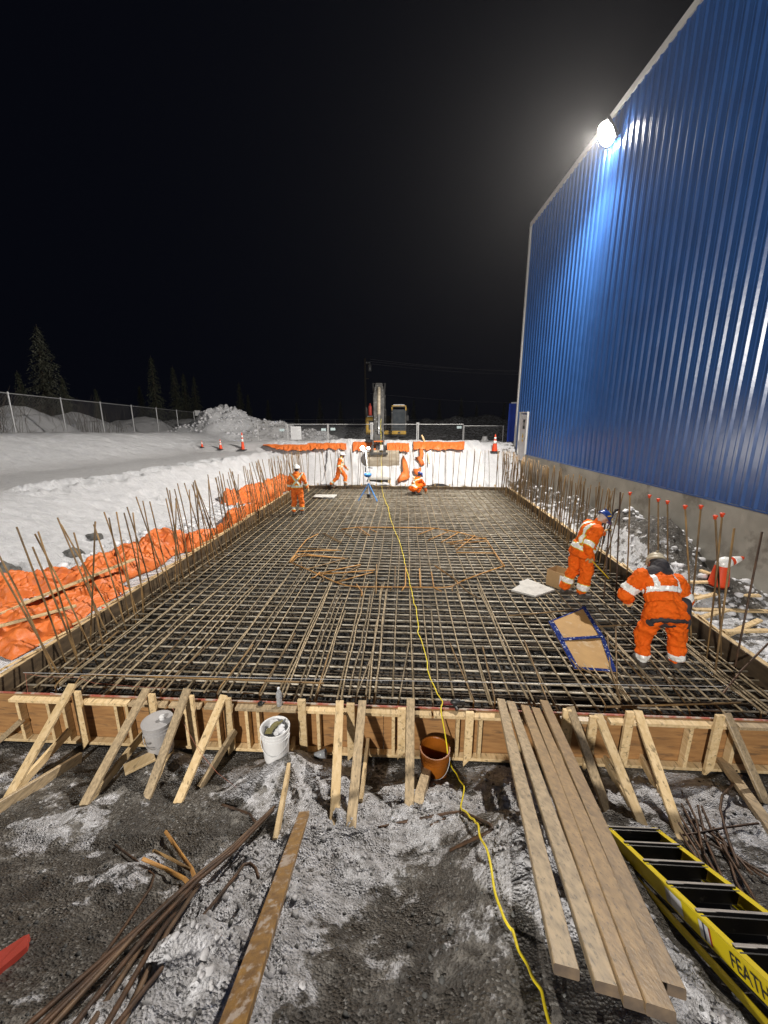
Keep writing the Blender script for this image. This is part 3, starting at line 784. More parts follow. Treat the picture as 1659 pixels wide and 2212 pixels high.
for xt, yt, xb, yb, mt, lb in braces:
    a = onwall(xt, yt, .10); b = ong(xb, yb); d = (b-a).normalized()
    board('brace', a-d*.0, b+d*.05, .089, .038, mt, lb, 'timber brace', BR)
lows = [(151,1578,36,1704,'lower strut beside the bright brace at the far left'),
 (309,1586,190,1735,'lower strut left of the grey bucket running to the brace foot'),
 (372,1625,325,1712,'short strut behind the brace in front of the grey bucket'),
 (508,1578,432,1702,'stained lower strut left of the white bucket'),
 (795,1602,779,1735,'thin lower strut right of the brown edged brace'),
 (635,1598,594,1822,'thin strut leaning from the tall post beside the white bucket'),
 (1375,1619,1446,1752,'rough bark edged strut under the third brace right of the planks'),
 (1298,1625,1362,1745,'shaded strut under the second brace right of the planks')]
for xt, yt, xb, yb, lb in lows:
    a = ong(xt, yt); a.z = max(a.z, -.40)+.05; a = ony(xt, yt, min(3.95, max(3.5, a.y))); b = ong(xb, yb)
    board('strut', a, b, .038, .089, LUM if 'stained' not in lb else LUMW, lb, 'timber strut', 'lower struts of the near formwork')
posts = [(162,1482,1592,'pointed upright post behind the far left brace'),(325,1494,1580,'pointed upright post behind the brace left of the grey bucket'),
 (409,1497,1600,'pointed upright post right of the grey bucket'),(490,1508,1600,'pointed upright post between the buckets'),
 (651,1506,1622,'tall upright post with its top above the plate, right of the white bucket'),(757,1520,1630,'upright post behind the brace over the printed plywood'),
 (868,1530,1755,'long upright board left of the dark cracked brace'),(1015,1538,1612,'upright post with pencilled marks right of the orange bucket'),
 (1226,1528,1592,'upright post behind the brace next to the planks'),(1283,1547,1645,'upright post behind the second brace right of the planks'),
 (1362,1537,1646,'bright upright post behind the third brace right of the planks'),(1556,1545,1625,'grey upright post behind the right end brace')]
for x, yt, yb, lb in posts:
    yy = 4.02-.0; u_, _ = 0, 0
    a = onwall(x, yt, .135); p = (a-A).dot(EU); q = PF(p, .135, 0)
    top = Vector((q.x, q.y, max(.1, min(.30, a.z)))); bot = Vector((q.x, q.y, -.5 if yb < 1700 else -.45))
    m = MB(); m.prism([(-.0445,.0),(.0445,.12),(.0445, top.z-bot.z),(-.0445, top.z-bot.z)], -.019, .019, lambda X, Y, Z, q=bot: q+EU*X+Vector((0,0,1))*Y-EV*Z)
    o = m.build('post', LUM, origin=bot, bevel=.003); tag(o, lb, 'timber post', 'upright posts of the near formwork')
board('timber_block', ong(927,1668)+Vector((0,0,.10)), ong(905,1738)+Vector((0,0,.06)), .09, .12, LUMW, 'short thick timber block leaning below the orange bucket', 'timber block')
board('loose_board', ong(176,1647)+Vector((0,0,.06)), ong(-12,1762)+Vector((0,0,.05)), .038, .13, LUMW, 'loose board standing on edge on the gravel below the far left brace', 'board')
board('strut', onz(47,1556,-.15), ong(-4,1612)+Vector((0,0,.05)), .05, .06, LUMW, 'short strut at the left picture edge below the formwork corner', 'timber strut')
board('loose_board', ong(1523,1612)+Vector((0,0,.10)), ong(1672,1812)+Vector((0,0,.05)), .10, .05, LUMW, 'rounded loose board lying on the dark ground near the right end of the formwork', 'board')
board('loose_board', ong(335,1640)+Vector((0,0,.05)), ong(270,1672)+Vector((0,0,.05)), .15, .03, LUM, 'small board scrap lying at the foot of the grey bucket', 'board')
# long planks lying over the form edge
planks = [(1082,1513,1224,2100,'leftmost of the five long planks, grey and spaced from the others'),
 (1103,1518,1314,2138,'second of the five long planks from the left, frosty in its middle'),
 (1134,1527,1378,2172,'third of the five long planks from the left, reddish and longest'),
 (1157,1532,1428,2190,'fourth of the five long planks from the left, lying on its neighbour'),
 (1175,1516,1452,2140,'rightmost of the five long planks with a split edge')]
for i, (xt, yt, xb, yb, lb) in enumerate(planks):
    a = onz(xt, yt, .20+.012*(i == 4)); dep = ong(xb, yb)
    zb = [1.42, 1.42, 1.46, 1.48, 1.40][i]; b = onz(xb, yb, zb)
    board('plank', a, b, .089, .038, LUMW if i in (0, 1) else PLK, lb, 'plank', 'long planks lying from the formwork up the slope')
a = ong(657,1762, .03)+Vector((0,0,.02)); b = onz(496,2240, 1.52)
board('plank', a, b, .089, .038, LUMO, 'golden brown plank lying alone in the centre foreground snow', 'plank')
m = MB(); p = [ong(-60,2112), ong(56,2035), ong(67,2031), ong(62,2058), ong(-60,2165)]
for q in p: q.z += .05
n_ = len(m.v); m.v += [tuple(q) for q in p]+[tuple(q-Vector((0,0,.04))) for q in p]; k = 5
m.face(range(5)); m.face([5+i for i in range(5)][::-1])
for i in range(5): m.face((i, (i+1)%5, 5+(i+1)%5, 5+i))
tag(m.build('painted_board', RED, origin=p[1]), 'red painted board end at the lower left corner', 'board')

# right side outer bracing (short timbers on the snow)
rb = [(1490,1290,1640,1292,'upper horizontal strut behind the bending worker'),(1495,1322,1659,1326,'long horizontal strut at the right beyond the formwork'),
 (1475,1305,1545,1288,'short diagonal strut left of the bent cone'),(1480,1350,1570,1322,'diagonal strut crossing below the bent cone'),
 (1480,1263,1560,1262,'pale timber left of the cone base'),(1550,1386,1640,1345,'diagonal strut over the dark hollow at right'),(1560,1370,1659,1368,'lowest horizontal strut near the right edge'),
 (1512,1237,1548,1250,'small timber stub behind the bent cone')]
for x0, y0, x1, y1, lb in rb:
    board('strut', ong(x0, y0, .05)+Vector((0,0,.05)), ong(x1, y1, .05)+Vector((0,0,.05)), .089, .038, LUM, lb, 'timber strut', 'struts outside the right side formwork')

# ================================================================= ORANGE TARPS
def tarp(name, pts, widths, hgt, seed, label, mt=ORT, amp=1.0, cat='tarp'):
    """puffed crumpled strip along world points"""
    pts = [Vector(p) for p in pts]; n = len(pts)
    cum = [0]
    for i in range(1, n): cum.append(cum[-1]+(pts[i]-pts[i-1]).length)
    tot = cum[-1]; ns = max(20, int(tot/.022)); nt_ = 64
    s = np.linspace(0, tot, ns)
    px = np.interp(s, cum, [p.x for p in pts]); py = np.interp(s, cum, [p.y for p in pts]); w = np.interp(s, cum, widths)
    tx = np.gradient(px, s); ty = np.gradient(py, s); ln = np.hypot(tx, ty); tx /= ln; ty /= ln
    T = np.linspace(-1, 1, nt_)
    S_, T_ = np.meshgrid(s, T, indexing='ij')
    wig = (fbm(S_*1.6, T_*.0+seed, seed+3, 3)-.5)*.7
    X = px[:, None]+(-ty[:, None])*(T_*w[:, None]*.5*(1+.35*wig)+wig*.25)
    Y = py[:, None]+(tx[:, None])*(T_*w[:, None]*.5*(1+.35*wig)+wig*.25)
    uu = (X-O.x)*EU.x+(Y-O.y)*EU.y; sh_ = np.maximum(uu+.42, 0); X = X-EU.x*sh_; Y = Y-EU.y*sh_
    prof = np.clip(1-T_**2, 0, 1)**.55
    endf = np.clip(np.minimum(S_/.25, (tot-S_)/.25), 0, 1)**.5
    wx = fbm(S_*1.3, T_*1.2, seed+31, 2)*2.2
    rid = 1-np.abs(2*fbm(S_*1.5+T_*.9+wx, T_*2.6-S_*.4+wx, seed, 2, .35)-1)*3.2
    rid2 = 1-np.abs(2*fbm(S_*3.2+T_*5+wx*2, T_*5.2-S_*2.2, seed+9, 2, .35)-1)*3.2
    big = fbm(S_*1.1, T_*1.0, seed+20, 2)
    H = prof*endf*hgt*(.35+1.0*big)+(rid*.075+rid2*.035)*amp*endf*(.3+prof)
    G = ground(X, Y)
    Z = G+np.maximum(H*1.15, .012)+.01
    o = gridmesh(name, np.stack([X, Y, Z], -1), mt, thick=.006)
    return tag(o, label, cat)
c = lambda x, y: ong(x, y)
tarp('orange_tarp', [c(-40,1400), c(60,1365), c(130,1330), c(200,1300), c(262,1272)], [1.25, 1.15, .95, .6, .4], .22, 4, 'large smooth orange insulated tarp at the left picture edge, nearest the camera')
tarp('orange_tarp', [c(-20,1300), c(60,1278), c(130,1268), c(210,1262)], [.8, .75, .7, .4], .24, 12, 'orange tarp fold lying behind the long wooden lath at far left')
tarp('orange_tarp', [c(170,1290), c(235,1240), c(300,1215), c(350,1195), c(420,1180)], [.75, .95, .95, .7, .45], .34, 23, 'crumpled bunched orange tarp in the middle of the row at left')
tarp('orange_tarp', [c(400,1195), c(440,1175), c(490,1160), c(540,1150)], [.35, .75, .8, .4], .26, 35, 'orange tarp piece between the bunched pile and the far roll')
tarp('orange_tarp', [c(490,1140), c(535,1120), c(580,1100), c(625,1082)], [.5, .9, 1.0, .9], .35, 47, 'orange tarp roll stretching back toward the worker with the harness stripes')
tarp('orange_tarp', [c(485,1092), c(520,1083), c(560,1068), c(612,1056), c(640,1048)], [.3, .8, .8, .8, .6], .45, 58, 'farthest raised orange tarp heap on the left bank edge')
la = ong(-20,1339, .28)+Vector((0,0,.05)); lb_ = ong(290,1210, .45)+Vector((0,0,.02))
board('wooden_lath', la, lb_, .075, .038, LUM, 'long wooden lath lying across the orange tarps', 'lath')
board('wooden_lath', ong(-10,1362,.3)+Vector((0,0,.05)), ong(165,1313,.3)+Vector((0,0,.04)), .06, .038, LUM, 'short wooden lath lying on the nearest orange tarp', 'lath')
for x, y in [(312,1251),(157,1324),(240,1297),(348,1226)]: pass
for i, (x, y, lb) in enumerate([(398,1230,'orange capped stake in the snow, farther one behind the left formwork'),(341,1270,'orange capped stake in the snow behind the left formwork, middle one'),(240,1371,'orange capped stake nearest the left formwork corner')]):
    x = [267,225,159][i]; y = [1300,1325,1370][i]
    p = ong(x, y); t = thing('capped_stake', p, lb, 'stake', 'orange capped stakes behind the left formwork')
    m = MB(); m.tube([p-Vector((0,0,.1)), p+Vector((0,0,.10))], .008, 6); put(m, 'stake', RUSTD, t)
    m = MB(); m.lathe([(.014,.08),(.016,.10),(.026,.105),(.027,.12),(.001,.13)], p, 10); put(m, 'safety_cap', CONEO, t, smooth=True)
# dark stones at the foot of the bank
for i, (x, y, r, lb) in enumerate([(208,1161,.17,'dark rock in the snow between the bank and the tarps, middle one'),(160,1198,.20,'dark jagged rock poking from the snow at left'),(15,1246,.26,'largest dark rock in the snow at the left edge'),(323,1170,.12,'small dark rock beside the bunched orange tarp')]):
    p = ong(x, y); m = MB(); V_, F_ = ico(r, .35, 90+i); m.v = [(a, b*1.1, c_*.95) for a, b, c_ in V_]
    for f in F_: m.face(f)
    o = m.build('rock', STONE, origin=None); o.location = p; s_ = o.modifiers.new('s', 'SUBSURF'); s_.levels = 1; s_.render_levels = 2; s_.subdivision_type = 'SIMPLE'
    tx_ = bpy.data.textures.new('rk', 'CLOUDS'); tx_.noise_scale = .12; dm = o.modifiers.new('d', 'DISPLACE'); dm.texture = tx_; dm.strength = .09
    tag(o, lb, 'rock', 'dark rocks in the snow')

# ================================================================= FAR SLOPE BLANKET AND BERM TARPS
def drape(name, u0, u1, f0, f1, lift, wr, mt, label, edge=0, seed=0, cat='tarp', nx=150, ny=60, fold=1.0):
    a = np.linspace(0, 1, nx); b = np.linspace(0, 1, ny); A_, B_ = np.meshgrid(a, b)
    er = (fbm(A_*9, B_*0+seed, seed, 4)-.5)*edge; es = (fbm(B_*7, A_*0+seed, seed+5, 4)-.5)*edge
    Uq = u0+(u1-u0)*A_+es*(A_-.5)*2; Fv = f0+(f1-f0)*B_+er*(B_-.3)*2
    X = O.x+EU.x*Uq+EV.x*(L+Fv); Y = O.y+EU.y*Uq+EV.y*(L+Fv)
    w1 = fbm(Uq*.9, Fv*.35, seed+8, 4)-.5; w2 = 1-np.abs(2*fbm(Uq*2.2+Fv*.6, Fv*.8, seed+2, 3)-1)*2
    Z = 2.0*sst(.25, 3.5, Fv)-.9*sst(4.3, 7, Fv)+lift+(w1*.28+w2*.05)*wr
    Z = np.maximum(Z, ground(X, Y)+.015) if lift < .3 else Z
    return tag(gridmesh(name, np.stack([X, Y, Z], -1), mt, thick=.012), label, cat)
drape('insulating_blanket', .9, 9.2, .22, 3.6, .12, 1.0, WHT, 'white insulating blanket draped over the far slope of the pit', .35, 3, 'blanket', nx=200, ny=90)
def onslope(x, y):
    d = ray(x, y).normalized(); t = 15
    while t < 40:
        p = CAM+d*t
        u_, v_ = touv(p.x, p.y)
        q_ = min(max((v_-L-.25)/3.25, 0), 1)
        if p.z <= 2.0*q_*q_*(3-2*q_)+.12: return p
        t += .03
    return p
def strip(name, x0, x1, yt, yb, label, seed, taper=0.0, mt=ORT, Yd=23.1, dy=.5):
    """hanging orange edge along the top of the far berm"""
    n = 70; m = 12; a = np.linspace(0, 1, n); P = np.zeros((m, n, 3))
    for i in range(n):
        x = x0+(x1-x0)*a[i]
        top = yt+(fbm(a[i]*8, 0., seed, 3)-.5)*3.5; bot = yb+(fbm(a[i]*11, 3., seed+4, 4)-.5)*9
        if taper: bot = top+(bot-top)*min(1, max(.12, a[i]/taper))
        for j in range(m):
            q = j/(m-1); xx = x+(fbm(q*3, a[i]*9, seed, 2)-.5)*2.0; yy = top+(bot-top)*q
            p = onslope(float(xx), float(yy))
            if p.y > 22.7: p = ony(float(xx), float(yy), 22.7)
            p = p+(CAM-p).normalized()*(.20+.22*(float(fbm(a[i]*22, q*2., seed+7, 3))-.3)*min(1, q*3))
            P[j, i] = p
    # turned back over the crest
    back = P[0:1]+np.array([0, .5, -.02]); P = np.concatenate([back, P], 0)
    return tag(gridmesh(name, P, mt, thick=.012), label, 'tarp', 'orange tarps along the crest of the far slope')
strip('orange_tarp', 568, 665, 960.5, 973, 'tapering orange tarp at the left end of the far crest', 3, .45)
strip('orange_tarp', 664, 748, 958, 971, 'orange tarp on the far crest just left of the gap', 7)
strip('orange_tarp', 762, 812, 955, 974, 'orange tarp on the far crest behind the work light', 11)
strip('orange_tarp', 836, 884, 957, 975, 'orange tarp on the far crest immediately right of the machine arm', 17, dy=.7)
strip('orange_tarp', 893, 1003, 954.5, 972, 'long orange tarp at the right end of the far crest', 21, dy=.4)
def patch(poly, label, seed, Yd, lift=.06):
    m = MB(); P = [onslope(x, y)+Vector((0,-.10,.10)) for x, y in poly]; n = len(P); cen = sum(P, Vector())/n
    m.v = [tuple(p) for p in P]+[tuple(cen*.5+p*.5+Vector((0,-.05,.05))) for p in P]+[tuple(cen+Vector((0,-.07,.05)))]
    for i in range(n):
        j = (i+1)%n; m.face((i, j, n+j, n+i)); m.face((n+i, n+j, 2*n))
    o = m.build('orange_tarp_scrap', ORT, smooth=True); md = o.modifiers.new('t', 'SOLIDIFY'); md.thickness = .01
    return tag(o, label, 'tarp')
patch([(871,987),(879,1003),(883,1020),(885,1035),(878,1040),(868,1042),(860,1047),(857,1040),(863,1032),(871,1027),(869,1008),(868,995)], 'torn orange tarp strip hanging down the white blanket', 2, 0)
patch([(891,1017),(903,1016),(909,1012),(910,1030),(902,1033),(894,1026)], 'small orange tarp scrap above the crouching worker', 3, 0)
patch([(905,972),(912,968),(915,985),(911,1003),(917,1007),(909,1011),(903,1000),(895,993),(903,996),(906,985)], 'orange ribbon of tarp beside the leaning board at the crest', 4, 0)
a = ony(911,940,22.6); b = onslope(926,1009)
board('leaning_board', a, ony(921,962,22.2), .10, .04, LUM, 'pale board leaning on the tarps at the far crest', 'board')
board('leaning_board', ony(921,966,22.0), b+Vector((0,-.25,.2)), .05, .04, LUM, 'thin golden board propped on the white blanket below the leaning board', 'board')

# ================================================================= BUILDING
def building():
    ang = math.atan(.0265)
    base = Vector((7.1, 21.9, 0))
    dn = Vector((math.sin(ang), -math.cos(ang), 0))      # along the wall toward the camera
    on = Vector((-math.cos(ang), -math.sin(ang), 0))     # outward (to the left)
    t = thing('warehouse', base, 'tall blue ribbed metal warehouse on a concrete foundation at right', 'warehouse')
    LEN = 30.0; z0 = 1.60
    def ztop(s): return 12.30+.045*s
    def P(s, o, z): return base+dn*s+on*o+Vector((0,0,z))
    m = MB(); s = .12; prof = []
    pitch = .305
    while s < LEN:
        prof += [(s, 0), (s+.075, 0), (s+.085, .008), (s+.105, .008), (s+.115, 0), (s+.172, 0), (s+.207, .042), (s+.237, .042), (s+.272, 0)]
        s += pitch
    n = len(prof); zs = [0, 1]
    for q, (a, o) in enumerate(prof):
        m.v.append(tuple(P(a, o+.02, z0))); m.v.append(tuple(P(a, o+.02, ztop(a))))
    for i in range(n-1): m.face((2*i, 2*i+2, 2*i+3, 2*i+1))
    m.cur = 0
    put(m, 'ribbed_cladding', BLU, t, fix=False)
    m = MB(); b0 = P(0, -.3, -.6)   # body behind the sheet
    m.prism([(0,-.02),(LEN,-.02),(LEN,-18),(0,-18)], 1.55, 12.2, lambda a, o, z: P(a, o, z)); put(m, 'far_walls', BLU, t)
    m = MB(); m.prism([(-.02,.0),(LEN,.0),(LEN,-.5),(-.02,-.5)], -.7, z0-.004, lambda a, o, z: P(a, o+.015, z)); put(m, 'concrete_foundation', CONC, t)
    m = MB(); m.prism([(0,.075),(LEN,.075),(LEN,-.25),(0,-.25)], 0, .20, lambda a, o, z: P(a, o, ztop(a)-.03+z)); put(m, 'eave_trim', TRIM, t)
    m = MB(); m.prism([(-.02,.085),(LEN,.085),(LEN,.075),(-.02,.075)], 0, .03, lambda a, o, z: P(a, o, ztop(a)-.05+z)); put(m, 'eave_drip', TRIM, t)
    m = MB(); m.prism([(-.04,.075),(.115,.075),(.115,-.12),(-.04,-.12)], z0-.02, 12.3, lambda a, o, z: P(a, o, z)); put(m, 'corner_trim', TRIM, t)
    m = MB(); m.prism([(.115,.028),(LEN,.028),(LEN,.072),(.115,.072)], 0, .022, lambda a, o, z: P(a, o, z0-.030+z)); put(m, 'base_flashing', BLU, t)
    # door near the far corner
    s0, s1 = .75, 1.70; zb, zt_ = 1.22, 3.52
    m = MB()
    m.prism([(s0,.055),(s1,.055),(s1,.09),(s0,.09)], zb, zt_, lambda a, o, z: P(a, o, z)); dr = put(m, 'door', PAPER, t)
    inv = local(t)
    def sub(mb, nm, mt):
        mb.v = [tuple(inv @ Vector(p)) for p in mb.v]; o = mb.build(nm, mt, dr); return o
    m = MB()
    for (a, b, c_, d) in ((s0-.09, s0, zb+.28, zt_+.07), (s1, s1+.05, zb+.35, zt_+.07)): m.prism([(a,.03),(b,.03),(b,.13),(a,.13)], c_, d, lambda x, o, z: P(x, o, z))
    m.prism([(s0-.09,.03),(s1+.05,.03),(s1+.05,.15),(s0-.09,.15)], zt_+.07, zt_+.13, lambda x, o, z: P(x, o, z)); sub(m, 'door_frame', TRIM)
    m = MB(); m.prism([(s0+.42,.089),(s0+.68,.089),(s0+.68,.097),(s0+.42,.097)], 2.82, 3.28, lambda x, o, z: P(x, o, z)); sub(m, 'door_window', BLACK)
    m = MB(); m.prism([(s0+.45,.097),(s0+.65,.097),(s0+.65,.100),(s0+.45,.100)], 2.97, 3.14, lambda x, o, z: P(x, o, z)); sub(m, 'window_notice', BUKG)
    m = MB(); m.prism([(2.28,0),(2.42,.16),(2.58,0)], .089, .094, lambda x, y, z: P(s0+.42+(y), z, x)); m2 = MB()
    m2.v = [tuple(P(s0+.50+dx, .096, z)) for dx, z in ((-.11,2.38),(.11,2.38),(0,2.62))]; m2.face((0,1,2))
    m2.v += [tuple(P(s0+.50+dx, .096, z)) for dx, z in ((0,2.34),(.10,2.24),(0,2.14),(-.10,2.24))]; m2.face((3,4,5,6)); sub(m2, 'warning_signs', YEL)
    m = MB(); m.prism([(s0+.05,.09),(s0+.13,.09),(s0+.13,.13),(s0+.05,.13)], 2.02, 2.22, lambda x, o, z: P(x, o, z)); m.tube([P(s0+.09,.14,2.0), P(s0+.09,.16,2.0), P(s0+.2,.16,2.0)], .012, 8); sub(m, 'handle', GALV)
    # wall floodlight close to the eave
    L0 = P(21.9-14.9, .1, 11.78)
    t2 = thing('floodlight', L0, 'lit floodlight mounted under the eave of the blue warehouse', 'floodlight')
    m = MB(); m.beam(P(7.05, .05, 12.05), P(7.05, .30, 12.05), .10, .08); put(m, 'bracket', GALV, t2)
    hd = P(7.05, .36, 11.98)
    nrm = (on*.80+Vector((0,0,-.60))).normalized(); up = (Vector((0,0,1))-nrm*nrm.z).normalized(); sd = dn
    m = MB(); m.prism([(-.32,-.30),(.32,-.30),(.32,.30),(-.32,.30)], -.10, .0, lambda a, b, z: hd+sd*a+up*b+nrm*z); put(m, 'housing', BLACK, t2, bevel=.02)
    m = MB(); m.lathe([(.001,0),(.32,0),(.32,.03),(.26,.06),(.001,.075)], (0,0,0), 28, Matrix((sd, up, nrm)).transposed()); m.v = [tuple(Vector(p)+hd+nrm*.002) for p in m.v]; put(m, 'lens', emis('lamp_glow', (1.0,.95,.86), 400), t2, smooth=True)
    return hd, nrm
HD, HN = building()

# blue container beyond the corner
t = thing('shipping_container', Vector((8.4, 24.6, 1.3)), 'blue shipping container standing beyond the far corner of the warehouse', 'container')
m = MB(); c0 = Vector((7.12, 23.4, 1.42))
prof = []
s = 0.0
while s < 6.0: prof += [(s, 0), (s+.07, 0), (s+.11, .035), (s+.18, .035), (s+.22, 0)]; s += .28
for a, o in prof: m.v.append((c0.x-.0+o*-1, c0.y+a, 1.42)); m.v.append((c0.x-o, c0.y+a, 4.02))
for i in range(len(prof)-1): m.face((2*i, 2*i+2, 2*i+3, 2*i+1))
put(m, 'side_panel', CBLUE, t, fix=False)
m = MB(); m.box((7.14, 23.42, 1.42), (9.5, 29.4, 4.0)); put(m, 'body', CBLUE, t)
m = MB()
for z in (1.36, 4.0): m.box((7.06, 23.32, z), (9.56, 23.44, z+.14)); m.box((7.06, 23.44, z), (7.2, 29.4, z+.14))
m.box((7.06, 23.32, 1.5), (7.2, 23.44, 4.0)); m.box((9.42, 23.32, 1.5), (9.56, 23.44, 4.0)); put(m, 'frame', CBLUE, t)
m = MB(); m.box((7.16, 23.5, 4.14), (9.5, 29.3, 4.22)); put(m, 'roof_snow', SNOWC, t)
t.location = Vector((7.06, 23.32, 1.3))+Matrix.Rotation(R(-18), 3, 'Z') @ (Vector((8.4, 24.6, 1.3))-Vector((7.06, 23.32, 1.3))); t.rotation_euler.z = R(-18)

# ================================================================= FENCES
def mesh_mat(name, col, sx, sy, wire=.1):
    """see-through wire mesh built from a grid pattern in the panel's own coordinates"""
    m = bpy.data.materials.new(name); m.use_nodes = True; nt = m.node_tree; N = nt.nodes; K = nt.links
    b = N['Principled BSDF']; b.inputs['Base Color'].default_value = lin(col); b.inputs['Roughness'].default_value = .5; b.inputs['Metallic'].default_value = .3
    return m
def wire_panel(mb, a, b, z0, z1, step, r, diag=False):
    a = Vector(a); b = Vector(b); d = (b-a); ln = d.length; d.normalize(); h = z1-z0
    def P(s, z): return Vector((a.x+d.x*s, a.y+d.y*s, z))
    def bar(p, q):
        dd = (q-p).normalized(); sd = Vector((-d.y, d.x, 0))*r; up = dd.cross(sd).normalized()*r; n = len(mb.v)
        for c_ in (p, q):
            for k in (up, sd, -up, -sd): mb.v.append(tuple(c_+k))
        for i in range(4): mb.face((n+i, n+(i+1)%4, n+4+(i+1)%4, n+4+i))
    if diag:
        s = -h
        while s < ln:
            s0, s1 = max(s, 0), min(s+h, ln)
            if s1 > s0:
                bar(P(s0, z0+(s0-s)), P(s1, z0+(s1-s))); bar(P(s0, z1-(s0-s)), P(s1, z1-(s1-s)))
            s += step
    else:
        s = step
        while s < ln: bar(P(s, z0), P(s, z1)); s += step
        z = z0+step*2
        while z < z1: bar(P(0, z), P(ln, z)); z += step*2
FW = mat('fence_wire', (.30,.30,.31), None, rough=.5, metal=.4)
CLW = mat('chain_link_wire', (.16,.16,.165), None, rough=.5, metal=.4)
# temporary mesh panels before the machine
yF = 26.0
pxs = [555, 620, 708, 803, 902.5, 1002, 1089]
tagsx = {1: [(609,929)], 2: [(699,928)], 3: [(719,927)], 5: [(992,923)], 6: [(1011,923)]}
LBL = ['temporary mesh fence panel at far left, partly behind the snow heap','temporary mesh fence panel carrying the white notice sheet','temporary mesh fence panel between the notice and the machine arm',
       'temporary mesh fence panel directly before the yellow machine','temporary mesh fence panel right of the machine arm with the dark netting','rightmost temporary mesh fence panel near the blue container']
for i in range(6):
    a = ony(pxs[i], 917-3.5*i*.2, yF); b = ony(pxs[i+1], 915, yF)
    zt = 2.98-(.10 if i == 5 else 0); zb = 1.15
    t = thing('temporary_fence', Vector(((a.x+b.x)/2, yF, zb)), LBL[i], 'fence panel', 'temporary fence panels')
    m = MB()
    a_ = Vector((a.x+.03, yF, 0)); b_ = Vector((b.x-.03, yF, 0))
    m.tube([(a_.x, yF, zb-.1), (a_.x, yF, zt), ], .024, 8); m.tube([(b_.x, yF, zb-.1), (b_.x, yF, zt)], .024, 8)
    m.tube([(a_.x, yF, zt-.03), (b_.x, yF, zt-.03)], .022, 8); m.tube([(a_.x, yF, zb+.75), (b_.x, yF, zb+.75)], .02, 8); m.tube([(a_.x, yF, zb+.08), (b_.x, yF, zb+.08)], .02, 8)
    put(m, 'frame', FENC, t)
    m = MB(); wire_panel(m, a_, b_, zb+.08, zt-.04, .085 if i != 4 else .05, .0028); put(m, 'wire_mesh', FW if i != 4 else CLW, t, fix=False)
    for (tx_, ty_) in tagsx.get(i+0, []):
        p = ony(tx_, ty_, yF-.04); m = MB(); m.box((p.x-.15, yF-.05, p.z-.08), (p.x+.15, yF-.035, p.z+.08)); put(m, 'tag_plate', mat('tag', (.55,.68,.70), None), t)
    if i == 1:
        p = ony(640, 935, yF); m = MB(); m.box((p.x-.33, yF-.055, p.z-.42), (p.x+.33, yF-.04, p.z+.40)); put(m, 'notice_sheet', PAPER, t)
        m = MB()
        for k in range(9): m.box((p.x-.26, yF-.058, p.z+.28-k*.075), (p.x+.26-.1*(k%3), yF-.056, p.z+.292-k*.075))
        put(m, 'notice_lines', BUKG, t)
for x, lb in ((803, 'light steel fence post clamp left of the machine arm'), (902.5, 'light steel fence post clamp right of the machine arm')):
    p = ony(x, 915, yF-.04); m = MB(); m.box((p.x-.08, yF-.07, 1.1), (p.x-.02, yF-.03, 3.06)); m.box((p.x+.02, yF-.07, 1.1), (p.x+.08, yF-.03, 3.06)); m.box((p.x-.10, yF-.08, 2.98), (p.x+.10, yF-.02, 3.06))
    tag(m.build('fence_post', FENC, origin=(p.x, yF, 1.1)), lb, 'fence post')
# chain link fence on the left bank and along the far side
def chainlink(pts, h, label, rstep, step, r=.0035):
    t = thing('chain_link_fence', pts[0], label, 'fence')
    for i, p in enumerate(pts):
        m = MB(); m.tube([p-Vector((0,0,.2)), p+Vector((0,0,h+.03))], .035, 8); m.lathe([(.045,h+.02),(.04,h+.06),(.001,h+.08)], p, 8); put(m, 'post', GALV, t)
    m = MB(); m.tube([p+Vector((0,0,h)) for p in pts], .022, 6); put(m, 'top_rail', GALV, t)
    m = MB()
    for i in range(len(pts)-1):
        a, b = pts[i], pts[i+1]; n0 = len(m.v)
        wire_panel(m, (a.x, a.y, 0), (b.x, b.y, 0), 0, h, step, r, True)
        d = Vector((b.x-a.x, b.y-a.y, 0)); L2 = d.length_squared
        for k in range(n0, len(m.v)):
            x, y, z = m.v[k]; s = ((x-a.x)*d.x+(y-a.y)*d.y)/L2; m.v[k] = (x, y, z+a.z+(b.z-a.z)*s)
    put(m, 'wire_mesh', CLW, t, fix=False)
    return t
pl = []
y = 10.0
while y < 66:
    x = -17.3; y += 3.05; pl.append(Vector((x, y, np.interp(y, [13,19,38,66],[2.95,2.62,1.95,1.0]))))
chainlink(pl, 1.85, 'long chain link fence with pale posts on the left snow bank', 3, .16, .004)
pf = [Vector((x, 68.5, .9)) for x in np.arange(-17.3, 46, 3.05)]
chainlink(pf, 2.1, 'far chain link fence crossing behind the yellow machine', 3, .5, .008)
p = ony(403, 893, 37.5); m = MB(); m.box((-.28,-.02,-.24),(.28,.02,.24)); o = m.build('fence_sign', PAPER); o.location = (-17.2, 38, 3.75); o.rotation_euler.z = R(60); tag(o, 'small blank white sign on top of the left chain link fence', 'sign')

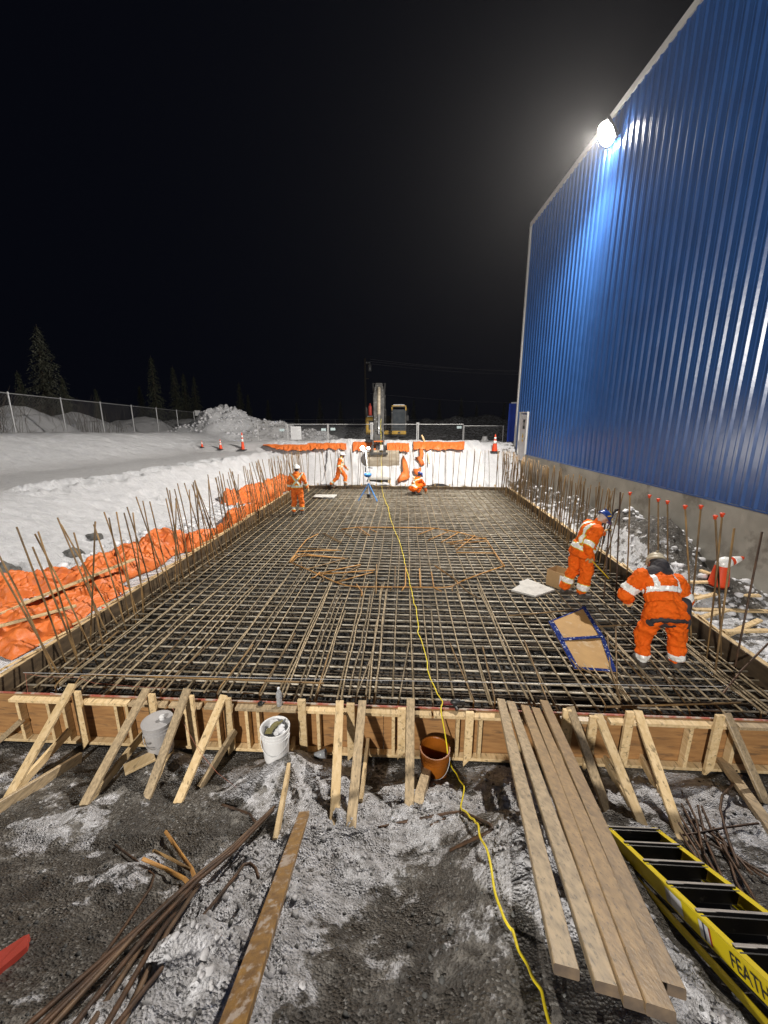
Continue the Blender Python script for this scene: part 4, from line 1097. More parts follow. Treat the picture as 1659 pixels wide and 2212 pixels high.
# ================================================================= EXCAVATOR
def excavator():
    bx, by, gz = .15, 29.5, 1.05
    t = thing('excavator', Vector((bx, by, gz)), 'yellow tracked excavator with its dark arm reaching over the far crest', 'excavator')
    for s in (-1, 1):
        m = MB(); cx = bx+s*1.15; pr = []
        for k in range(9): a = math.pi/2+math.pi*k/8; pr.append((-1.6+.42*math.cos(a), .46+.42*math.sin(a)))
        for k in range(9): a = -math.pi/2+math.pi*k/8; pr.append((1.6+.42*math.cos(a), .46+.42*math.sin(a)))
        m.prism(pr, -.3, .3, lambda a, b, z, cx=cx: Vector((cx+z, by+a, gz+b))); put(m, 'track', TIRE, t, bevel=.02)
        for q in (-1.6, 1.6):
            m = MB(); m.lathe([(.26,-.33),(.26,.33)], (0,0,0), 14)
            m.v = [(z+cx, by+q+x, gz+.46+y_) for x, y_, z in m.v]; put(m, 'sprocket', MACH, t)
    m = MB(); m.box((bx-.85, by-1.0, gz+.55), (bx+.85, by+1.0, gz+1.0)); put(m, 'undercarriage', MACH, t)
    m = MB(); m.lathe([(.6, gz+.95), (.6, gz+1.15)], (bx, by, 0), 20); put(m, 'swing_ring', MACH, t)
    # upper body: two yellow front corners
    def rbox(a, b, nm, mt, bv=.06): m = MB(); m.box(a, b); return put(m, nm, mt, t, bevel=bv)
    rbox((bx-1.42, by-.9, gz+1.15), (bx+1.42, by+2.1, gz+1.42), 'deck', CATY)
    rbox((bx-1.42, by-1.35, gz+1.25), (bx-.62, by+1.6, gz+2.35), 'tank_housing', CATY, .12)
    m = MB(); m.box((bx-1.2, by-1.372, gz+1.5), (bx-.72, by-1.352, gz+2.1)); put(m, 'access_panel', MACH, t)
    rbox((bx-1.3, by-1.2, gz+2.36), (bx-.72, by+1.2, gz+2.43), 'roof_snow', SNOWC, .02)
    rbox((bx-1.42, by+1.2, gz+1.4), (bx+1.42, by+2.5, gz+2.3), 'counterweight', CATY, .2)
    rbox((bx+.38, by-1.45, gz+1.18), (bx+1.36, by-1.25, gz+1.42), 'front_bumper', CATY, .04)
    m = MB(); m.lathe([(.001,0),(.07,0),(.07,.01),(.001,.01)], (0,0,0), 16); m.v = [(bx+.88+x, by-1.456-z, gz+1.30+y_) for x, y_, z in m.v]; put(m, 'badge', BLKP, t)
    # cab
    x0, x1, y0, y1, z0, z1 = bx+.40, bx+1.34, by-1.28, by+.5, gz+1.35, gz+3.05
    m = MB()
    for (x, y_) in ((x0,y0),(x1,y0),(x0,y1),(x1,y1)): m.beam((x, y_, z0), (x, y_, z1), .07, .07)
    for a, b in (((x0,y0,z0),(x1,y0,z0)),((x0,y0,z1),(x1,y0,z1)),((x0,y1,z1),(x1,y1,z1)),((x0,y0,z1),(x0,y1,z1)),((x1,y0,z1),(x1,y1,z1)),((x0,y0,z0),(x0,y1,z0)),((x1,y0,z0),(x1,y1,z0))): m.beam(a, b, .08, .08)
    cab = put(m, 'cab', MACH, t)
    inv = local(t)
    def sub(mb, nm, mt, **k): mb.v = [tuple(inv @ Vector(p)) for p in mb.v]; return mb.build(nm, mt, cab, **k)
    m = MB(); m.box((x0+.03, y0-.012, z0+.04), (x1-.03, y0+.012, z1-.2)); sub(m, 'windscreen', GLS)
    for xx in (x0+.02, x1-.035): m = MB(); m.box((xx, y0+.06, z0+.04), (xx+.015, y1-.04, z1-.1)); sub(m, 'side_glass', GLS)
    m = MB(); m.box((x0-.03, y0-.06, z1+.0), (x1+.03, y1+.03, z1+.07)); sub(m, 'roof', CATY, bevel=.03)
    m = MB(); m.box((x0+.1, y0-.03, z1+.075), (x1-.1, y1-.1, z1+.13)); sub(m, 'roof_snow', SNOWC)
    for xx in (x0-.02, x1-.02): m = MB(); m.beam((xx+.02, y0-.05, z1-.26), (xx+.02, y0-.05, z1-.02), .08, .04); sub(m, 'cab_trim', CATY)
    m = MB(); m.tube([(x1+.12, y0+.1, z0+.1), (x1+.14, y0-.02, z1-.1)], .018, 6); m.box((x1+.06, y0-.06, z0+.75), (x1+.2, y0-.03, z0+1.1)); sub(m, 'mirror', BLACK)
    m = MB(); m.box((bx-.3, by+.4, gz+1.4), (bx+.3, by+1.6, gz+2.45)); put(m, 'engine_hood', MACH, t, bevel=.05)
    # boom rising toward the camera
    X = -.30
    path = [Vector((X, by-.9, gz+1.6)), Vector((X, by-2.2, gz+3.0)), Vector((X, by-3.5, gz+3.75)), Vector((X, by-4.7, gz+3.9))]
    m = MB(); hs = [.55, .62, .55, .40]
    n0 = len(m.v)
    for i, p in enumerate(path):
        d = (path[min(i+1,3)]-path[max(i-1,0)]).normalized(); up = Vector((1,0,0)).cross(d)*-1
        if up.z < 0: up = -up
        for a, b in ((-.30,-1),(.30,-1),(.30,1),(-.30,1)): m.v.append(tuple(p+Vector((a,0,0))+up*b*hs[i]/2))
    for i in range(3):
        for k in range(4): m.face((n0+i*4+k, n0+i*4+(k+1)%4, n0+(i+1)*4+(k+1)%4, n0+(i+1)*4+k))
    m.face((n0+3,n0+2,n0+1,n0)); m.face((n0+12,n0+13,n0+14,n0+15)); boom = put(m, 'boom', MACH, t, bevel=.02)
    for s in (-1, 1):
        m = MB(); a = Vector((X+s*.36, by-1.0, gz+1.5)); b = Vector((X+s*.36, by-3.0, gz+3.7)); mid = a.lerp(b, .6)
        m.tube([a, mid], .085, 12); m.tube([mid, b], .045, 10); put(m, 'boom_cylinder', MACH, t)
    # stick hanging down to the bucket
    st = Vector((X, by-4.45, gz+4.25)); sb = Vector((X+.02, 21.55, 2.05))
    m = MB(); d = (sb-st).normalized(); fw_ = Vector((1,0,0)).cross(d)
    for i, (q, w, h) in enumerate(((0, .40, .22), (.10, .46, .5), (.30, .64, .66), (.62, .56, .46), (1.0, .46, .28))):
        p = st.lerp(sb, q)
        for a, b in ((-1,-1),(1,-1),(1,1),(-1,1)): m.v.append(tuple(p+Vector((a*w/2,0,0))+fw_*b*h/2))
    for i in range(4):
        for k in range(4): m.face((i*4+k, i*4+(k+1)%4, (i+1)*4+(k+1)%4, (i+1)*4+k))
    m.face((3,2,1,0)); m.face((16,17,18,19)); stick = put(m, 'stick', MACH, t, bevel=.02)
    p0 = st.lerp(sb, .10)+Vector((0,-.42,.05)); p1 = st.lerp(sb, .55)+Vector((0,-.36,0)); p2 = st.lerp(sb, .86)+Vector((0,-.32,0))
    m = MB(); m.tube([p0, p1], .10, 12); put(m, 'bucket_cylinder', BUCKM, t, smooth=True)
    m = MB(); m.tube([p1, p2], .05, 10); put(m, 'cylinder_rod', GALV, t, smooth=True)
    for s in (-1, 1):
        m = MB(); m.beam(st.lerp(sb, .80)+Vector((s*.24,-.33,0)), Vector((X+s*.30, 21.15, 1.72)), .07, .14); put(m, 'linkage', MACH, t)
    m = MB(); m.beam(st.lerp(sb,.80)+Vector((-.24,-.30,0)), st.lerp(sb,.80)+Vector((.24,-.30,0)), .12, .12); put(m, 'linkage_pin', MACH, t)
    m = MB()
    for s in (-.30,-.27,.27,.31): m.tube([Vector((X+s, by-3.6, gz+4.35)), Vector((X+s*1.25, by-4.6, gz+4.3)), st.lerp(sb,.25)+Vector((s,-.1,0)), st.lerp(sb,.55)+Vector((s*.8,-.1,0))], .022, 6)
    put(m, 'hose', BLACK, t)
    m = MB(); p = st.lerp(sb, .97)+Vector((0,-.2,0)); m.beam(p+Vector((-.32,0,.0)), p+Vector((.32,0,0)), .04, .07); put(m, 'marker_band', ORT, t)
    # clean up bucket
    w0, w1 = -.95, .80; yb = 21.0
    pr = [(0,1.62),(.30,1.72),(.52,1.60),(.62,1.30),(.55,.95),(.32,.72),(.05,.62),(.04,.66),(.28,.76),(.50,.98),(.57,1.30),(.48,1.56),(.29,1.67),(.02,1.58)]
    pr = [(-.10,.62),(-.12,1.20),(-.02,1.55),(.20,1.70),(.50,1.66),(.62,1.5),(.60,1.44),(.45,1.58),(.22,1.63),(.04,1.50),(-.06,1.18),(-.05,.62)]
    m = MB(); m.prism(pr, w0, w1, lambda a, b, z: Vector((z, yb+a, b))); bk = put(m, 'bucket', BUCKM, t)
    for xw in (w0, w1-.03):
        m = MB(); m.prism([(-.10,.62),(-.12,1.20),(-.02,1.55),(.20,1.70),(.50,1.66),(.62,1.5),(.45,.95)], xw, xw+.03, lambda a, b, z: Vector((z, yb+a, b)))
        inv = local(t); m.v = [tuple(inv @ Vector(p)) for p in m.v]; m.build('side_plate', BUCKM, bk)
    m = MB(); m.beam((w0, yb-.13, .66), (w1, yb-.13, .66), .03, .09); m.v = [tuple(inv @ Vector(p)) for p in m.v]; m.build('cutting_edge', BUCKM, bk)
    m = MB(); m.box((X-.38, yb-.10, 1.45), (X-.24, yb+.4, 1.95)); m.box((X+.26, yb-.10, 1.45), (X+.40, yb+.4, 1.95)); m.box((X-.45, yb-.16, 1.50), (X+.5, yb-.08, 1.62)); m.v = [tuple(inv @ Vector(p)) for p in m.v]; m.build('coupler', MACH, bk, bevel=.01)
    # red fire extinguisher shaped unit and rails on the left corner
    m = MB(); m.lathe([(.11,0),(.12,.02),(.12,.62),(.08,.70),(.04,.72),(.04,.85),(.001,.87)], (bx-1.12, by-.6, gz+2.42), 14); put(m, 'red_cylinder', RED, t, smooth=True)
    m = MB(); m.tube([(bx-1.38, by-1.0, gz+2.3), (bx-1.38, by-1.0, gz+3.0), (bx-1.38, by+.3, gz+3.0), (bx-1.38, by+.3, gz+2.3)], .02, 6); put(m, 'handrail', MACH, t)
excavator()
# dark tank with a steel collar behind the fence, right of the machine
p = ony(1047, 948, 27.5); t = thing('milk_can', Vector((p.x, 27.5, 1.1)), 'small dark drum with a white band standing behind the fence at right', 'drum')
m = MB(); m.lathe([(.26,0),(.27,.5),(.2,.62),(.001,.63)], (p.x, 27.5, 1.1), 16); put(m, 'drum', BLACK, t, smooth=True)
m = MB(); m.lathe([(.2,.64),(.24,.66),(.24,.82),(.17,.9),(.17,1.02),(.001,1.03)], (p.x, 27.5, 1.1), 16); put(m, 'collar', BUKW, t, smooth=True)
# drift of snow behind the container corner handled by the ground

# ================================================================= POWER LINE
pp = ony(791, 948, 58.0); pt = ony(788.5, 774, 58.0)
t = thing('utility_pole', Vector((pp.x, 58, 1)), 'tall wooden utility pole with a transformer behind the excavator', 'utility pole')
m = MB(); m.tube([(pp.x, 58, .8), (pt.x, 58, pt.z)], [.17, .12], 10); put(m, 'pole', WOODP, t)
q = ony(801, 795, 58.0); m = MB(); m.lathe([(.20,-.45),(.24,-.4),(.24,.35),(.2,.4),(.05,.45),(.05,.6)], (q.x-.1, 57.8, q.z), 14); put(m, 'transformer', GALV, t, smooth=True)
for x_, w_, z_ in ((-.1, .75, .55), (0, .5, -1.4)): m = MB(); m.beam((pt.x+x_, 57.9, q.z+z_), (pt.x+w_, 57.9, q.z+z_), .1, .1); put(m, 'crossarm', WOODP, t)
m = MB()
for k in range(3): m.lathe([(.05,0),(.08,.05),(.05,.1),(.08,.15),(.001,.2)], (pt.x+.2+.22*k, 57.9, q.z+.6), 8)
put(m, 'insulator', PAPER, t)
for i, (y0, y1) in enumerate([(776, 806), (781, 802), (786, 811), (850, 872)]):
    a = ony(800, y0, 57.9); b = ony(1210, y1-1, 62); m = MB(); pts = [a.lerp(b, k/16)+Vector((0,0,-1.1*math.sin(math.pi*k/16)*.35)) for k in range(17)]
    m.tube(pts, .012, 5); tag(m.build('power_line', BUKG, origin=a), ['uppermost power line leaving the utility pole to the right','second power line from the top leaving the utility pole','third power line from the top leaving the utility pole','lowest power line crossing behind the excavator'][i], 'power line', 'power lines')

# ================================================================= SPRUCES
def spruce_meshes(seed, h, wd, dens):
    rr = random.Random(seed); tr = MB(); tr.tube([(0,0,-.3),(rr.gauss(0,.02)*h,0,h*.5),(0,0,h)], [.018*h, .011*h, .002*h], 7)
    cr = MB(); n = int(h*dens)
    for i in range(n):
        q = (i+rr.random())/n; z = h*(.10+.88*q); rad = wd*(1-q)**.85*(.65+.5*rr.random())+.05
        a = rr.random()*6.283; dirv = Vector((math.cos(a), math.sin(a), -.28-.25*rr.random())); dirv.normalize()
        p0 = Vector((0,0,z)); m_ = max(2, int(rad/.16))
        br = len(tr.v)
        if rad > .5 and i % 3 == 0: tr.tube([p0, p0+dirv*rad*.85], [.012, .004], 4)
        for k in range(m_):
            s = rad*(k+.6+rr.random()*.5)/m_; c_ = p0+dirv*s
            for _ in range(2):
                b = rr.random()*6.283; l = .12+.22*rr.random(); w = .06+.05*rr.random()
                e = Vector((math.cos(b), math.sin(b), rr.uniform(-.8,.25))).normalized()*l+dirv*.08; sd = e.cross(Vector((0,0,1)))
                if sd.length < .01: continue
                sd = sd.normalized()*w; n0 = len(cr.v)
                cr.v += [tuple(c_-sd*.5), tuple(c_+sd*.5), tuple(c_+e+sd*.2), tuple(c_+e-sd*.2)]; cr.face((n0,n0+1,n0+2,n0+3))
    return tr, cr
SV = []
for k, (h, wd) in enumerate([(8, 2.3), (8, 1.5), (7, 1.25)]):
    tr, cr = spruce_meshes(40+k, h, wd, 62)
    a = bpy.data.meshes.new('trunk'); a.from_pydata(tr.v, [], tr.f); a.materials.append(BARK)
    b = bpy.data.meshes.new('crown'); b.from_pydata(cr.v, [], cr.f); b.materials.append([SPRG, SPR, SPR][k]); SV.append((a, b, h))
TR = [(78,700,33,0,'tallest broad frosty spruce beyond the fence at far left'),(325,768,40,1,'slim pointed spruce behind the fence in the left middle'),(205,838,36,2,'short young spruce between the two tall ones at left'),
 (372,790,44,1,'faint spruce right behind the slim pointed one'),(300,832,43,2,'low dark spruce just left of the slim pointed one'),(395,805,48,2,'faint spruce, third right of the slim pointed one'),(418,812,50,1,'faint spruce, fourth right of the slim pointed one'),
 (36,800,30,2,'smaller spruce left of the tallest one'),(132,812,31,2,'low spruce at the right foot of the tallest one'),(515,825,56,1,'dim spruce standing alone left of the utility pole'),(535,850,60,2,'dim low spruce beside the lone one left of the pole'),
 (578,862,72,2,'very dim far spruce left of the pole'),(640,868,74,1,'very dim far spruce midway to the pole'),(690,858,76,2,'very dim far spruce near the pole at left'),(735,866,76,1,'very dim far spruce just left of the pole'),
 (894,862,76,2,'very dim far spruce over the cab of the excavator'),(950,862,78,1,'very dim far spruce right of the excavator cab'),(997,858,78,1,'very dim pointed far spruce above the fence at right'),(1030,872,78,2,'very dim low far spruce near the container'),(1090,868,78,1,'very dim far spruce beside the blue container')]
for i, (x, yt, Y, k, lb) in enumerate(TR):
    p = ony(x, yt, Y); bz = 1.0 if Y > 50 else 1.6; H = p.z-bz
    r_ = thing('spruce_tree', Vector((p.x, Y, bz)), lb, 'tree', 'spruces beyond the fence', rz=i*1.3)
    a, b, h = SV[k]; s = H/h
    for nm, me in (('trunk', a), ('crown', b)):
        o = bpy.data.objects.new(nm, me); COL.objects.link(o); o.parent = r_; o.scale = (s*.95, s*.95, s)
# bare brush by the left fence
m = MB(); rr = random.Random(9)
for k in range(420):
    x = rr.uniform(-27, -18.4); y = rr.uniform(19, 30); h = rr.uniform(1, 3.0); b0 = Vector((x, y, 1.9))
    m.tube([b0, b0+Vector((rr.gauss(0,.15), rr.gauss(0,.15), h*.5)), b0+Vector((rr.gauss(0,.45), rr.gauss(0,.4), h))], [.014,.009,.003], 4)
tag(m.build('brush', BARK, fix=False), 'bare reddish brush behind the left chain link fence', 'brush', kind='stuff')

# ================================================================= CONES
def cone_obj(p, h, label, bent=False, slim=False):
    t = thing('traffic_cone', p, label, 'traffic cone', 'traffic cones')
    m = MB(); w = h*.27
    m.prism([(-w,-w*.7),(-w*.7,-w),(w*.7,-w),(w,-w*.7),(w,w*.7),(w*.7,w),(-w*.7,w),(-w,w*.7)], 0, .04, lambda x, y, z: Vector((p.x+x, p.y+y, p.z+z))); put(m, 'base', BLACK, t, bevel=.008)
    r0 = h*(.17 if not slim else .10); r1 = h*.03
    m = MB(); m.lathe([(r0,.04),(r0*.97,.06),(r0+(r1-r0)*.98, h*.97),(r1*.6,h),(.001,h)], p, 20); put(m, 'shell', CONEO, t, smooth=True)
    def rr_(q): return r0+(r1-r0)*q+.003
    for q0, q1 in ((.48,.64),(.72,.84)):
        m = MB(); m.lathe([(rr_(q0),h*q0),(rr_(q1),h*q1)], p, 20); put(m, 'reflective_collar', TAPE, t, smooth=True)
    return t
cone_obj(ong(437,967), .38, 'smallest orange cone at the foot of the snow heap, farthest left')
cone_obj(ong(477,971), .55, 'middle orange cone at the foot of the snow heap')
q = ong(525, 972); cone_obj(q, .95, 'slim tall orange delineator right of the snow heap', slim=True)
cone_obj(ong(1068,976), .92, 'orange cone with white bands on the crest near the warehouse corner')
# bent cone by the foundation
def bent_cone():
    p = ong(1550, 1268); t = thing('traffic_cone', p, 'large orange traffic cone with its upper half bent over by the foundation', 'traffic cone', 'traffic cones')
    m = MB(); w = .19; c_, s_ = math.cos(.5), math.sin(.5)
    m.prism([(-w,-w*.75),(-w*.75,-w),(w*.75,-w),(w,-w*.75),(w,w*.75),(w*.75,w),(-w*.75,w),(-w,w*.75)], 0, .035, lambda x, y, z: Vector((p.x+x*c_-y*s_, p.y+x*s_+y*c_, p.z+z))); put(m, 'base', BLACK, t, bevel=.008)
    pts = []; rad = []
    for k in range(25):
        q = k/24
        if q < .5: c = Vector((.02*q, 0, .035+.44*q/.5))
        else:
            a = min(1, (q-.5)/.12)*1.22; l = (q-.5)
            c = Vector((.01, 0, .475))+Vector((math.sin(a*.85)*l*.86, 0, math.cos(a*.95)*l*.60))
        pts.append(p+Vector((c.x, c.y*.3, c.z))); rad.append(.150*(1-q)**.75+.02)
    rad[0] = .15
    def seg(a, b, grow, nm, mt):
        m = MB(); m.tube(pts[a:b+1], [r+grow for r in rad[a:b+1]], 20); put(m, nm, mt, t, smooth=True)
    seg(0, 24, 0, 'shell', CONEO); seg(11, 16, .004, 'reflective_collar', TAPE); seg(18, 22, .004, 'reflective_collar', TAPE)
bent_cone()

# ================================================================= WORK LIGHT TRIPOD
def tripod():
    b = onz(797, 1081, .0); t = thing('work_light', b, 'blue tripod work light glowing in the pit before the bucket', 'work light')
    top = Vector((b.x-.10, b.y, 2.05))
    m = MB(); m.tube([b+Vector((0,0,.18)), b+Vector((-.03,0,1.05))], .022, 10); m.tube([b+Vector((-.03,0,1.0)), top], .016, 10); put(m, 'pole', PAPER, t)
    for a in (R(200), R(320), R(85)):
        m = MB(); f = b+Vector((math.cos(a)*.46, math.sin(a)*.46, .02)); m.beam(b+Vector((-.01,0,.72)), f, .045, .03, up=(0,0,1)); m.beam(b+Vector((0,0,.25)), b.lerp(f, .55)+Vector((0,0,.30)), .02, .012); put(m, 'leg', TRIB, t)
    m = MB(); m.lathe([(.06,0),(.07,.02),(.07,.12),(.04,.16)], b+Vector((-.02,0,.12)), 12); put(m, 'foot_hub', BLACK, t)
    m = MB(); m.lathe([(.05,0),(.13,.03),(.15,.09),(.15,.15),(.05,.18)], b+Vector((-.04,0,.98)), 16); put(m, 'cable_tray', TRIB, t, smooth=True)
    m = MB(); m.beam(b+Vector((-.12,-.05,1.2)), b+Vector((-.12,-.05,1.4)), .05, .05); m.beam(b+Vector((-.03,-.02,1.38)), b+Vector((.16,-.05,1.36)), .05, .03); put(m, 'clamp', BLACK, t)
    c1 = top+Vector((-.14,-.02,.12)); c2 = top+Vector((.10,-.02,.12))
    m = MB(); m.beam(top+Vector((-.15,0,.0)), top+Vector((.13,0,.0)), .03, .03); m.tube([top, top+Vector((0,0,.05))], .02, 8); put(m, 'crossbar', BLACK, t)
    for i, c_ in enumerate((c1, c2)):
        r = .085 if i == 0 else .055
        m = MB(); m.ell(c_+Vector((0,.03,0)), (r*1.15, .05, r*1.15), n=14); hdp = put(m, 'lamp_head', BLACK, t, smooth=True)
        m = MB(); m.ell(c_+Vector((0,-.012,0)), (r, .035, r), n=14)
        inv = local(t); m.v = [tuple(inv @ Vector(p)) for p in m.v]; m.build('lens', emis('work_lamp', (1.0,.95,.86), 60 if i == 0 else 25), hdp, smooth=True)
    return top+Vector((0,-.02,.12))
WL = tripod()

# ================================================================= BOARDS AND BOXES ON THE MAT
def slab(name, pts, th, mt, label, cat, z=.02):
    P = [onz(x, y, z+th) for x, y in pts]; m = MB(); n = len(P)
    m.v = [tuple(p) for p in P]+[tuple(p-Vector((0,0,th))) for p in P]
    m.face(range(n)); m.face([n+i for i in range(n)][::-1])
    for i in range(n): m.face((i, (i+1)%n, n+(i+1)%n, n+i))
    c_ = sum(P, Vector())/n
    return tag(m.build(name, mt, origin=c_, bevel=.004), label, cat)
slab('foam_board', [(1104,1274),(1123,1262),(1121,1256),(1140,1250),(1199,1273),(1157,1287)], .035, FOAM, 'grey white irregular board lying on the mat beside the cardboard box', 'board')
slab('foam_board', [(676,1073),(682,1068),(728,1068),(719,1075)], .05, FOAM, 'thin pale board lying on the mat near the far left worker', 'board')
def cardbox():
    b0 = onz(1183,1245,.02); x0 = onz(1186,1262,.015); 
    A_ = onz(1184,1247,.015); B_ = onz(1228,1278,.015); h = .34
    A_ = onz(1179,1262,.0); B_ = onz(1219,1277,.0); d = (B_-A_); d.z = 0; wd = Vector((-d.y, d.x, 0)).normalized()*.34
    A_ = A_; t = thing('cardboard_box', (A_+B_)/2, 'open empty cardboard box standing beside the worker in the blue helmet', 'box')
    C_ = B_+wd*1.0; D_ = A_+wd*1.0; up = Vector((0,0,h)); th = .006
    def wall(p, q, nm='side_wall', hh=1.0):
        m = MB(); dd = (q-p).normalized(); m.beam(p+Vector((0,0,h*hh/2)), q+Vector((0,0,h*hh/2)), th, h*hh); return put(m, nm, CRD, t)
    wall(A_, B_); wall(B_, C_); wall(C_, D_); wall(D_, A_)
    m = MB(); m.v = [tuple(p+Vector((0,0,.012))) for p in (A_, B_, C_, D_)]; m.face((0,1,2,3)); put(m, 'bottom', CRD, t)
    m = MB(); a = A_.lerp(B_, .70)+Vector((0,0,.06)); b = A_.lerp(B_, .94)+Vector((0,0,.06)); off = -wd.normalized()*.006; m.v = [tuple(p+off) for p in (a, b, b+Vector((0,0,.24)), a+Vector((0,0,.24)))]; m.face((0,1,2,3)); put(m, 'paper_label', PAPER, t)
cardbox()
def panelboard():
    Q = [(1183,1340),(1263,1309),(1329,1452),(1240,1448)]
    corners = [onz(1184,1343,.05), onz(1264,1311,.10), onz(1306,1378,.09), onz(1332,1452,.03), onz(1240,1445,-.02), onz(1208,1385,.04)]
    t = thing('flattened_cardboard', sum(corners, Vector())/6, 'flattened cardboard panel edged with dotted blue tape lying on the mat', 'cardboard')
    m = MB(); n = 6; m.v = [tuple(p) for p in corners]+[tuple(p-Vector((0,0,.012))) for p in corners]
    m.face(range(n)); m.face([n+i for i in range(n)][::-1])
    for i in range(n): m.face((i, (i+1)%n, n+(i+1)%n, n+i))
    put(m, 'panel', CRDB, t)
    cen = sum(corners, Vector())/6
    def strip_(a, b, w, inw=True, dz=.004):
        d = (b-a).normalized(); nrm = Vector((-d.y, d.x, 0)); 
        if inw and (cen-a).dot(nrm) < 0: nrm = -nrm
        m = MB(); up = Vector((0,0,dz)); m.v = [tuple(a+up), tuple(b+up), tuple(b+nrm*w+up), tuple(a+nrm*w+up), tuple(a+up-Vector((0,0,.014))), tuple(b+up-Vector((0,0,.014)))]
        m.face((0,1,2,3)); m.face((0,4,5,1)); put(m, 'blue_tape', NAVY, t)
    for i, w in ((0,.03),(1,.065),(2,.06),(3,.05),(4,.075),(5,.09)): strip_(corners[i], corners[(i+1)%6], w, True, .004+.0015*i)
    strip_(corners[5]+Vector((0,0,.01)), corners[2]+Vector((0,0,.01)), .06, False, .006)
panelboard()
# small concrete box in the far slope
p = onz(822, 1053, .0); p.y = 19.9
t = thing('pit_box', Vector((p.x, 19.9, .05)), 'small grey slab over a dark opening at the foot of the white blanket', 'box')
a = ony(797,1035,20.2); b = ony(843,1035,20.2); m = MB(); m.box((a.x+.05, 19.95, .05), (b.x-.12, 20.5, .33)); put(m, 'opening', BLACK, t)
m = MB(); m.box((a.x-.02, 19.85, .34), (b.x+.05, 20.7, .42)); put(m, 'slab', FOAM, t, bevel=.01)
for x_, w_ in ((a.x-.05, a.x+.04), (b.x-.11, b.x+.02)): m = MB(); m.box((x_, 19.85, .05), (w_, 20.2, .33)); put(m, 'leg_block', LUM, t)

# ================================================================= BUCKETS
def bucket(p, h, r, mt, label, lean=0.0, openw=True):
    t = thing('bucket', p, label, 'bucket')
    m = MB(); prof = [(r*.86,0),(r*.87,.01),(r*.95,h*.72),(r*1.0,h*.73),(r*1.0,h*.76),(r*.955,h*.765),(r*.96,h*.82),(r*1.01,h*.83),(r*1.01,h*.86),(r*.97,h*.865),(r*.975,h*.93),(r*1.04,h*.94),(r*1.045,h),(r*.96,h),(r*.93,h*.98),(r*.82,.02),(.001,.015)]
    m.lathe(prof, p, 32); put(m, 'pail', mt, t, smooth=False)
    m = MB(); pts = [Vector((p.x+r*1.04*math.cos(a), p.y+r*1.02*math.sin(a), p.z+h*.80+.17*math.sin(a)*1.0)) for a in [math.pi*k/14+math.pi for k in range(15)]]
    m.tube(pts, .0028, 6); put(m, 'wire_handle', GALV, t)
    return t
wb = ony(596, 1600, 3.66); wb.z = gh(wb.x, 3.66)-.01; print('wb', wb)
t = bucket(wb, .375, .152, BUKW, 'white bucket filled with scraps standing before the near formwork')
m = MB(); rr = random.Random(4)
for k in range(12):
    V_, F_ = LUMPS[k%9]; c_ = wb+Vector((rr.gauss(0,.05), rr.gauss(0,.05), .33+rr.random()*.03)); n0 = len(m.v); s = .028+rr.random()*.03
    m.v += [(c_.x+a*s, c_.y+b*s, c_.z+q*s*.7) for a, b, q in V_]
    for f in F_: m.face([n0+i for i in f])
tag(m.build('scrap_fill', SNOWC, origin=wb), 'crumpled plastic and snow filling the white bucket', 'scrap', kind='stuff')
GL2 = mat('old_glove', (.22,.19,.07), (.11,.10,.05), 14, .8, bump=.003)
t = thing('work_glove', wb+Vector((0,0,.38)), 'old dirty olive glove lying on top of the white bucket', 'glove')
m = MB(); c_ = wb+Vector((-.0,-.01,.395)); m.ell(c_, (.035,.07,.022), Matrix.Rotation(-.4, 3, 'Z')); put(m, 'palm', GL2, t, smooth=True)
for k in range(4):
    m = MB(); a = c_+Vector((-.055+.018*k, -.06,0)); m.tube([c_+Vector((-.02+.012*k,-.04,.002)), a+Vector((0,0,.012)), a+Vector((-.012,-.045,-.01))], [.012,.011,.009], 8); put(m, 'finger', GL2, t, smooth=True)
m = MB(); m.tube([c_+Vector((.02,.0,0)), c_+Vector((.06,.03,.02)), c_+Vector((.07,.06,.01))], [.014,.012,.01], 8); put(m, 'thumb', GL2, t, smooth=True)
gb = ony(343, 1580, 3.78); gb.z = gh(gb.x, gb.y)-.0
t = bucket(gb, .375, .150, BUKG, 'grey lidded plastic bucket half hidden behind a slanting brace')
m = MB(); m.lathe([(.158,.36),(.160,.385),(.140,.388),(.001,.382)], gb, 28); put(m, 'lid', BUKG, t)
m = MB(); m.lathe([(.03,.386),(.03,.42),(.001,.422)], gb+Vector((.05,.02,0)), 12); put(m, 'spout', BUKW, t)
def text_on(txt, size, mt, parent, locv, rot, ext=.001):
    cu = bpy.data.curves.new('lettering', 'FONT'); cu.body = txt; cu.size = size; cu.extrude = ext; cu.align_x = 'LEFT'
    o = bpy.data.objects.new('lettering', cu); COL.objects.link(o)
    bpy.context.view_layer.update(); dg = bpy.context.evaluated_depsgraph_get(); me = bpy.data.meshes.new_from_object(o.evaluated_get(dg)); bpy.data.objects.remove(o)
    me.materials.clear(); me.materials.append(mt)
    o = bpy.data.objects.new('lettering', me); COL.objects.link(o)
    if parent is not None: o.parent = parent
    o.matrix_local = Matrix.Translation(locv) @ rot
    return o
text_on('OLYP', .04, BLKP, t, Vector((-.10,-.151,.20)), Matrix.Rotation(R(90), 4, 'X'))
m = MB()
for k in range(2): m.box((-.11, -.1515, .165-.02*k), (.03, -.1505, .168-.02*k))
m.build('print_lines', BLKP, t)
ob = ony(940, 1600, 3.62); ob.z = -.50
t = bucket(ob, .42, .158, BUKO, 'open orange bucket in the shadow of the near formwork')
